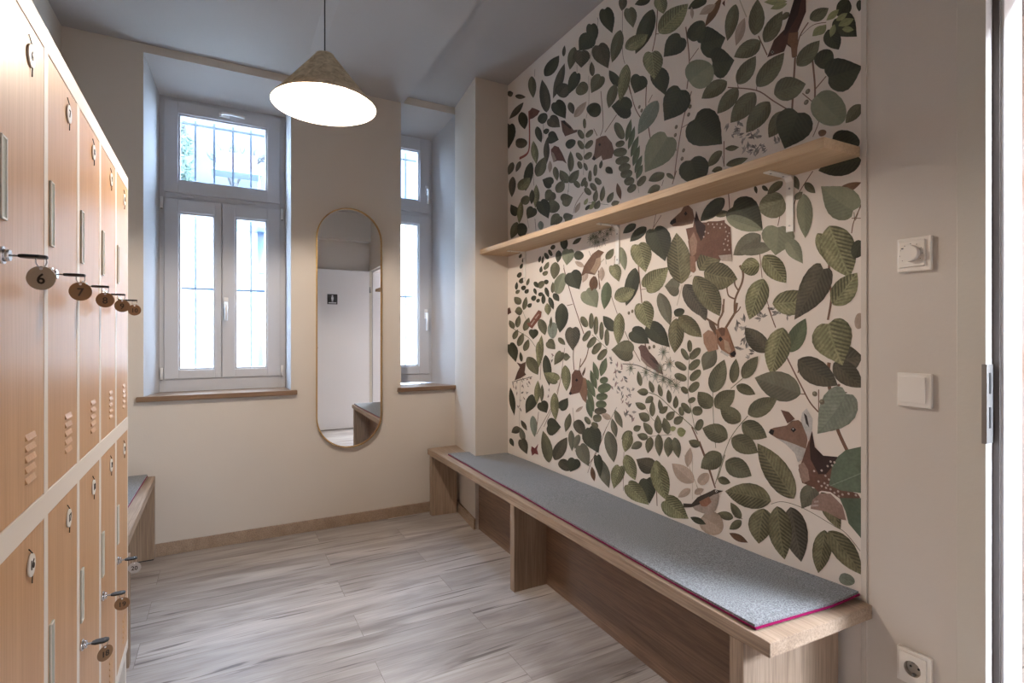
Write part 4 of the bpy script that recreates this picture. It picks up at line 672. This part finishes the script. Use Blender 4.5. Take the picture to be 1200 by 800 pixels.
# ---------------------------------------------------------------- pendant lamp
LX, LY, LZ = 0.351, 2.203, 2.160
lamp = thing('pendant_lamp', 'cone pendant lamp with mottled grey-brown shade, lit, hanging from a thin cord', 'pendant lamp', (LX, LY, LZ))
obj('cord', cyl(BM(), (LX, LY, LZ + .19), (LX, LY, 2.886), 0.0025, 10), M['cord'] if 'cord' in M else M['seal'], lamp)
obj('ceiling_rose', lathe(BM(), [(0.0005, .685), (.05, .69), (.052, .724), (.0005, .725)], (LX, LY, LZ), 32), M['switch'], lamp)
outer = [(.198, 0.0), (.200, .001), (.164, .042), (.126, .088), (.092, .131), (.066, .163), (.050, .183), (.040, .195), (.034, .199), (.004, .200)]
sh = obj('lamp_shade', lathe(BM(), outer, (LX, LY, LZ), 96), M['shade'], lamp)
inner = [(.198, 0.0), (.1965, .001), (.160, .041), (.122, .087), (.088, .130), (.062, .161), (.046, .180), (.001, .188)]
obj('shade_lining', lathe(BM(), inner, (LX, LY, LZ), 96), M['shade_in'], lamp)
obj('shade_collar', lathe(BM(), [(.034, .197), (.036, .203), (.032, .205), (.004, .206)], (LX, LY, LZ), 48), M['shade'], lamp)
BZ = LZ + .075
bm = BM(); bmesh.ops.create_uvsphere(bm, u_segments=24, v_segments=16, radius=0.028, matrix=Matrix.Translation((LX, LY, BZ + .030)))
for f in bm.faces: f.smooth = True
M['bulb'] = mat('lit_bulb', (255, 240, 215), 0.4, emis=(255, 214, 160), es=8.0)
bulb = obj('bulb', bm, M['bulb'], lamp); bulb.visible_shadow = True
obj('bulb_holder', cyl(BM(), (LX, LY, BZ + .054), (LX, LY, BZ + .115), 0.018, 20), M['white'], lamp)
pl = bpy.data.lights.new('pendant_glow', 'POINT'); pl.energy = 68; pl.color = (1.0, 0.87, 0.74); pl.shadow_soft_size = 0.022
po = bpy.data.objects.new('pendant_glow', pl); COL.objects.link(po); po.location = (LX, LY, BZ - .012)

# ---------------------------------------------------------------- wall shelf
shf = thing('wall_shelf', 'long light oak shelf on white brackets across the leaf wallpaper', 'shelf', (1.66, 2.0, 1.776))
obj('shelf_board', prism(BM(), [(1.485, 0.885), (1.6575, 0.880), (1.6575, 3.098), (1.452, 3.098)], 1.776, 1.806, bev=0.0012), M['shelf'], shf)
def bracket(y, h=0.185):
    bm = BM(); w = 0.013
    box(bm, 1.6525, 1.6570, y - w, y + w, 1.776 - h, 1.7755, 0.001); box(bm, 1.535, 1.6570, y - w, y + w, 1.7705, 1.7755, 0.001)
    hexa(bm, [(1.640, y - w, 1.7725), (1.6545, y - w, 1.755), (1.6545, y + w, 1.755), (1.640, y + w, 1.7725), (1.645, y - w, 1.7745), (1.656, y - w, 1.765), (1.656, y + w, 1.765), (1.645, y + w, 1.7745)])
    for z in (1.735, 1.776 - h + .02): cyl(bm, (1.6528, y, z), (1.6508, y, z), .0035, 12, mi=1)
    for x in (1.555, 1.62): cyl(bm, (x, y, 1.7708), (x, y, 1.769), .0035, 12, mi=1)
    obj('shelf_bracket', bm, [M['bracket'], M['steel']], shf)
for y in (1.100, 1.978, 2.872): bracket(y)

# ---------------------------------------------------------------- benches
b1 = thing('bench', 'long oak bench under the shelf, against the leaf wallpaper', 'bench', (1.44, 2.2, 0), group='oak benches')
obj('seat_board', prism(BM(), [(1.221, 0.866), (1.656, 0.846), (1.656, 3.097), (1.418, 3.097), (1.474, 3.545), (1.249, 3.530)], 0.42, 0.46, bev=0.0015), M['oak'], b1)
obj('leg', prism(BM(), [(1.262, 3.480), (1.445, 3.462), (1.450, 3.505), (1.262, 3.520)], 0.0, 0.42, bev=0.001), M['oak_up'], b1)
obj('leg', box(BM(), 1.236, 1.4235, 2.245, 2.285, 0.0, 0.42, 0.001), M['oak_up'], b1)
obj('leg', prism(BM(), [(1.222, 0.945), (1.625, 0.925), (1.625, 0.970), (1.222, 0.990)], 0.0, 0.42, bev=0.001), M['oak_up'], b1)
obj('back_panel', prism(BM(), [(1.3885, 0.992), (1.408, 0.992), (1.462, 3.097), (1.412, 3.097), (1.412, 3.09), (1.442, 3.08)][:3] + [(1.444, 3.097)], 0.0, 0.42), M['oak_dark'], b1)

def pad(name, label, top, z, grp, lift=None):
    t = thing(name, label, 'seat pad', (sum(p[0] for p in top) / len(top), sum(p[1] for p in top) / len(top), z), group=grp)
    def sheet(off, z0, z1, seg=46):
        # grid between the front edge (top[0]-top[1]) and the back edge, gently wavy
        bm = BM(); c = Vector((sum(p[0] for p in top) / len(top), sum(p[1] for p in top) / len(top)))
        n = len(top); P = [Vector(p) for p in top]; P = [p + (p - c).normalized() * off for p in P]
        a = [bm.verts.new((p.x, p.y, z0)) for p in P]; b = [bm.verts.new((p.x, p.y, z1)) for p in P]
        bm.faces.new(a[::-1]); bm.faces.new(b)
        for i in range(n): bm.faces.new((a[i], a[(i + 1) % n], b[(i + 1) % n], b[i]))
        bmesh.ops.triangulate(bm, faces=bm.faces[:])
        for _ in range(1): bmesh.ops.subdivide_edges(bm, edges=[e for e in bm.edges if e.calc_length() > .2], cuts=6, use_grid_fill=True)
        for v in bm.verts:
            w = 0.0016 * (math.sin(v.co.y * 9 + v.co.x * 5) + math.sin(v.co.y * 4.1 - 1)) + 0.0032
            if lift: w += lift(v.co.x, v.co.y)
            v.co.z += max(w, 0)
        return bm
    obj('felt_top', sheet(0.0, z + .0056, z + .0125), M['felt'], t)
    obj('underside_layer', sheet(0.004, z + .0008, z + .0055), M['felt_edge'], t, label='magenta felt underside')
    return t
pad('felt_seat_pad', 'long grey felt seat pad with magenta edge on the bench below the shelf',
    [(1.236, 0.920), (1.652, 0.882), (1.652, 3.088), (1.412, 3.088), (1.430, 3.24), (1.298, 3.26)], 0.46, 'felt seat pads',
    lambda x, y: 0.012 * max(0, (x - 1.54) / .12) * max(0, 1 - (y - .88) / .10) if y < .98 else 0)

b2 = thing('bench', 'shorter oak bench against the left wall, half hidden behind the lockers', 'bench', (-0.55, 3.0, 0), group='oak benches')
obj('seat_board', prism(BM(), [(-0.752, 2.425), (-0.330, 2.425), (-0.342, 3.566), (-0.752, 3.566)], 0.42, 0.46, bev=0.0015), M['oak'], b2)
obj('leg', box(BM(), -0.745, -0.314, 2.425, 2.462, 0, 0.419, 0.001), M['oak_up'], b2)
obj('leg', box(BM(), -0.745, -0.343, 3.528, 3.566, 0.006, 0.42, 0.001), M['oak_up'], b2)
obj('leg_foot', box(BM(), -0.74, -0.346, 3.530, 3.563, 0, 0.006), M['seal'], b2)
obj('back_panel', box(BM(), -0.72, -0.70, 2.462, 3.528, 0, 0.42), M['oak_dark'], b2)
pad('felt_seat_pad', 'grey felt seat pad with dark red edge on the bench behind the lockers', [(-0.748, 2.45), (-0.395, 2.45), (-0.378, 3.555), (-0.748, 3.555)][::1], 0.46, 'felt seat pads')

# ---------------------------------------------------------------- lockers
CP = 0.261; TH = 0.0156; LO = Vector((-0.2784, 0.979, 0))
cab = thing('locker_cabinet', 'two-tier cream locker cabinet with ten beech doors, numbers 6 to 10 above 16 to 20', 'lockers', LO, TH)
bm = BM(); D = 0.44; WD = 5 * CP
box(bm, -D, -0.445 + .45 - .025, 0.0, 0.002, 0.15, 1.80)            # near side
box(bm, -D, -0.02, WD - 0.004, WD, 0.15, 1.80); box(bm, -D, -D + .003, 0.002, WD - .004, 0.15, 1.80)
box(bm, -D, -0.02, 0.002, WD - .004, 1.797, 1.80); box(bm, -D, -0.02, 0.002, WD - .004, 0.148, 0.152); box(bm, -D, -0.02, 0.002, WD - .004, 0.935, 0.940)
box(bm, -0.02, 0.0, 0.0, WD, 1.758, 1.80, 0.001); box(bm, -0.02, 0.0, 0.0, WD, 0.917, 0.960, 0.001); box(bm, -0.02, 0.0, 0.0, WD, 0.145, 0.177, 0.001)
for k in range(6):
    y = k * CP; a, b = (y - .0125, y + .0125) if 0 < k < 5 else ((0, .010) if k == 0 else (WD - .010, WD))
    for z0, z1 in ((0.176, 0.918), (0.959, 1.759)): box(bm, -0.02, -0.0004, a, b, z0, z1, 0.0008)
for k in range(1, 5): box(bm, -D + .003, -0.02, k * CP - .001, k * CP + .001, 0.152, 1.797)
for (x, y) in ((-.035, .004), (-.035, WD - .034), (-D + .01, .004), (-D + .01, WD - .034)): box(bm, x, x + .03, y, y + .03, 0, 0.15)
obj('cabinet_body', bm, M['cream'], cab, local=True)
NAMES = {0: ['6', '7', '8', '9', '10'], 1: ['16', '17', '18', '19', '20']}
ROT = Matrix(((0, 0, 1, 0), (1, 0, 0, 0), (0, 1, 0, 0), (0, 0, 0, 1)))          # text plane XY -> faces +x, reads along +y
for row in (0, 1):
    z0, z1 = ((0.9615, 1.7565), (0.1785, 0.9155))[row]; lockz = (1.357, 0.537)[row]
    for k in range(5):
        ya, yb = k * CP + .0115, (k + 1) * CP - .0115
        bm = BM(); box(bm, -0.018, -0.001, ya, yb, z0, z1, 0.0012)
        # pressed louvres
        vz = z0 + .040
        for q in range(5):
            z = vz + q * .0175
            hexa(bm, [(-.0015, yb - .110, z), (-.0015, yb - .055, z), (-.0015, yb - .055, z + .011), (-.0015, yb - .110, z + .011),
                      (.0020, yb - .108, z + .001), (.0020, yb - .057, z + .001), (-.0008, yb - .057, z + .0105), (-.0008, yb - .108, z + .0105)])
            box(bm, -.0012, -.0004, yb - .056, yb - .0515, z + .0005, z + .0045, mi=1)
        door = obj('locker_door', bm, [M['locker'], M['dark']], cab, local=True)
        bm = BM(); cyl(bm, (-.0012, ya + .0155, lockz), (.0035, ya + .0155, lockz), 0.0125, 24); cyl(bm, (.0035, ya + .0155, lockz), (.010, ya + .0155, lockz), 0.0095, 24, 0.008)
        obj('lock', bm, M['chrome'], door, local=True)
        bm = BM(); frame = ((ya + .010, ya + .034, lockz + .052, lockz + .172))
        box(bm, -.0012, .0012, frame[0], frame[1], frame[2], frame[3]); 
        for q in ((frame[0], frame[0] + .003, frame[2], frame[3]), (frame[1] - .003, frame[1], frame[2], frame[3]), (frame[0], frame[1], frame[2], frame[2] + .003), (frame[0], frame[1], frame[3] - .003, frame[3])):
            box(bm, .0008, .0026, *q, mi=1)
        obj('card_holder', bm, [M['slot'], M['plate']], door, local=True)
        bm = BM(); yc, zc = ya + .155, z1 - .052
        tube(bm, [(.0005, yc - .012, zc + .030), (.0015, yc + .004, zc + .018)], .0009, 6, mi=2); tube(bm, [(.0005, yc + .006, zc - .032), (.0015, yc + .003, zc - .016)], .0009, 6, mi=2)
        cyl(bm, (-.0005, yc, zc), (.0022, yc, zc), 0.0185, 32); join(bm, digits(NAMES[row][k], .021), Matrix.Translation((.0026, yc, zc)) @ ROT, 1)
        obj('number_plate', bm, [M['plate'], M['ink'], M['dark'], M['locker']], door, local=True)

CM = Matrix.Translation(LO) @ Matrix.Rotation(TH, 4, 'Z')
def key(num, row, k, tagmat, twist, word):
    lockz = (1.357, 0.537)[row]; base = CM @ Vector((0.0095, k * CP + .0115 + .0155, lockz))
    t = thing('locker_key', f'black-headed key with {word} round tag numbered {num}, in its locker door', 'key', base, TH, 'keys in the locker doors')
    bm = BM(); box(bm, -.004, .014, -.0035, .0035, -.001, .001); obj('key_blade', bm, M['steel'], t, local=True)
    bm = BM(); pts = [(.009, -.005), (.016, -.010), (.034, -.011), (.041, -.006), (.042, .0), (.041, .006), (.034, .011), (.016, .010), (.009, .005)]
    prism(bm, pts, -.0022, .0022, bev=0.0008); obj('key_head', bm, M['blackplastic'], t, local=True)
    bm = BM(); cx = .034
    tube(bm, [(cx, .0075 * math.sin(a) * math.sin(twist) + 0, -.0065 + .0085 * math.cos(a)) if False else (cx + .0065 * math.sin(a) * math.cos(twist), .0065 * math.sin(a) * math.sin(twist), -.0065 + .0085 * math.cos(a)) for a in [2 * math.pi * q / 20 for q in range(20)]], .0009, 6, closed=True)
    obj('key_ring', bm, M['chrome'], t, local=True)
    # tag: disc hanging below, its face turned to -y and a little aside
    bm = BM(); R_ = Matrix.Translation((cx, 0, -.0305)) @ Matrix.Rotation(twist, 4, 'Z') @ Matrix.Rotation(math.radians(90), 4, 'X')
    g = bmesh.ops.create_cone(bm, cap_ends=True, segments=40, radius1=.0175, radius2=.0175, depth=.0014)
    cyl(bm, (0, .0138, .0006), (0, .0138, .0010), .0022, 16, mi=2)
    join(bm, digits(num, .021 if len(num) == 1 else .018), Matrix.Translation((0, -.002, .0010)), 1)
    bm.transform(R_); obj('number_tag', bm, [tagmat, M['ink'], M['white']], t, local=True)
key('6', 0, 0, M['taggrey'], -0.15, 'large grey-brown')
key('7', 0, 1, M['tagbrown'], 0.0, 'dark brown')
key('8', 0, 2, M['tagbrown'], 0.05, 'brown')
key('9', 0, 3, M['tagbrown'], 0.1, 'small brown')
key('10', 0, 4, M['tagbrown'], 0.1, 'light brown')
key('18', 1, 2, M['tagbrown'], 0.75, 'turned dark brown')
key('19', 1, 3, M['tagbrown'], 0.1, 'wide brown')
key('20', 1, 4, M['tagpale'], -0.1, 'pale grey')

# ================================================================ outside, seen through the panes
struct('ground_outside', box(BM(), -8, 10, 3.95, 14, -0.5, -0.4), plaster('courtyard_gravel', (190, 186, 178)))
M['render_white'] = plaster('neighbour_render', (236, 234, 228), 0.03); M['roof_grey'] = mat('zinc_roof', (72, 86, 104), 0.5, 0.2)
M['ivy'] = mat('ivy_leaf', (46, 62, 50), 0.7); M['bark'] = mat('bark', (52, 48, 46), 0.9); M['terracotta'] = mat('terracotta', (104, 66, 58), 0.8)
hs = thing('neighbour_house', 'white courtyard house with zinc canopy beyond the barred window', 'house', (0.5, 8.0, -0.4))
struct('ground_terrace', box(BM(), -5, 6, 8.3, 11, -0.4, 3.05), plaster('terrace_gravel', (150, 148, 142)))
struct('wall_courtyard', box(BM(), -5, 6, 10.0, 10.3, 3.05, 6.0), plaster('weathered_stone', (70, 76, 84), 0.5))
bm = BM(); box(bm, -5, 6, 8.0, 8.3, -0.4, 3.05)
obj('facade', bm, M['render_white'], hs)
bm = BM(); hexa(bm, [(-.02, 7.5, 2.66), (.70, 7.5, 2.66), (.70, 8.0, 2.66), (-.02, 8.0, 2.66), (-.02, 7.5, 2.70), (.70, 7.5, 2.70), (.70, 8.0, 2.90), (-.02, 8.0, 2.90)]); box(bm, -.10, -.03, 7.45, 8.0, 2.60, 2.92, mi=1)
obj('canopy', bm, [M['roof_grey'], M['white']], hs)
bm = BM(); cyl(bm, (.43, 7.9, .8), (.43, 7.9, 2.66), .045, 14)
for z in (1.5, 2.1): cyl(bm, (.43, 7.9, z), (.43, 7.9, z + .05), .055, 14)
obj('downpipe', bm, M['roof_grey'], hs)
bx = tag(centre_mesh(obj('garden_planter', box(BM(), -0.10, 0.42, 8.6, 8.85, 3.64, 3.90, 0.01), M['terracotta'])), 'reddish planter box on the ledge above the canopy', 'planter')
pt = thing('garden_table', 'slim grey table under the planter outside', 'table', (0.16, 8.72, 3.05)); obj('table_top', box(BM(), -.16, .48, 8.55, 8.90, 3.61, 3.638, .003), M['iron'], pt)
for x in (-.13, .45):
    for y in (8.58, 8.87): obj('leg', box(BM(), x - .012, x + .012, y - .012, y + .012, 3.05, 3.61), M['iron'], pt)
def shrub(cx, cy, cz, rx, rz, n, label, name='garden_shrub'):
    rnd = random.Random(int(cx * 100) + n); bm = BM(); t = thing(name, label, 'shrub', (cx, cy, cz - rz))
    for _ in range(n):
        th = rnd.uniform(0, 6.28); r = rnd.random() ** .5; z = rnd.uniform(-1, 1); w = math.sqrt(max(0, 1 - z * z)) * r
        p = Vector((cx + rx * w * math.cos(th), cy + .3 * w * math.sin(th), cz + rz * z)); s_ = rnd.uniform(.03, .06)
        q = Matrix.Rotation(rnd.uniform(0, 6.28), 3, 'Y') @ Matrix.Rotation(rnd.uniform(-.8, .8), 3, 'X')
        vs = [bm.verts.new(p + q @ Vector(v) * s_) for v in ((-1, 0, 0), (0, .2, -.5), (1, 0, 0), (0, .2, .5))]; bm.faces.new(vs)
    obj('foliage', bm, M['ivy'], t)
    bm = BM()
    for k in range(5):
        a = rnd.uniform(-1, 1) * rx; tube(bm, [(cx + a * .1, cy, cz - rz), (cx + a * .6, cy, cz), (cx + a, cy, cz + rz * .9)], .012, 6)
    obj('stem', bm, M['bark'], t)
shrub(-0.70, 9.0, 3.75, .32, .70, 900, 'dense pale green climber in the corner of the upper pane')
shrub(0.85, 9.0, 3.55, .26, .55, 500, 'loose climber beside the planter, seen through the upper pane')
t = thing('garden_tree', 'bare branching tree seen through the upper window pane', 'tree', (0.1, 9.3, 3.05)); bm = BM(); rnd = random.Random(5)
def branch(p, d, L, r, lv):
    q = p + d * L; tube(bm, [p, (p + q) / 2 + Vector((rnd.uniform(-.04, .04), 0, rnd.uniform(-.03, .03))), q], r, 6)
    if lv:
        for k in range(3): branch(p + d * L * rnd.uniform(.4, 1), (d + Vector((rnd.uniform(-1, 1), rnd.uniform(-.3, .3), rnd.uniform(-.2, .8)))).normalized(), L * .68, r * .6, lv - 1)
branch(Vector((0.1, 9.3, 3.05)), Vector((.1, 0, 1)).normalized(), .6, .032, 4)
obj('branches', bm, M['bark'], t)
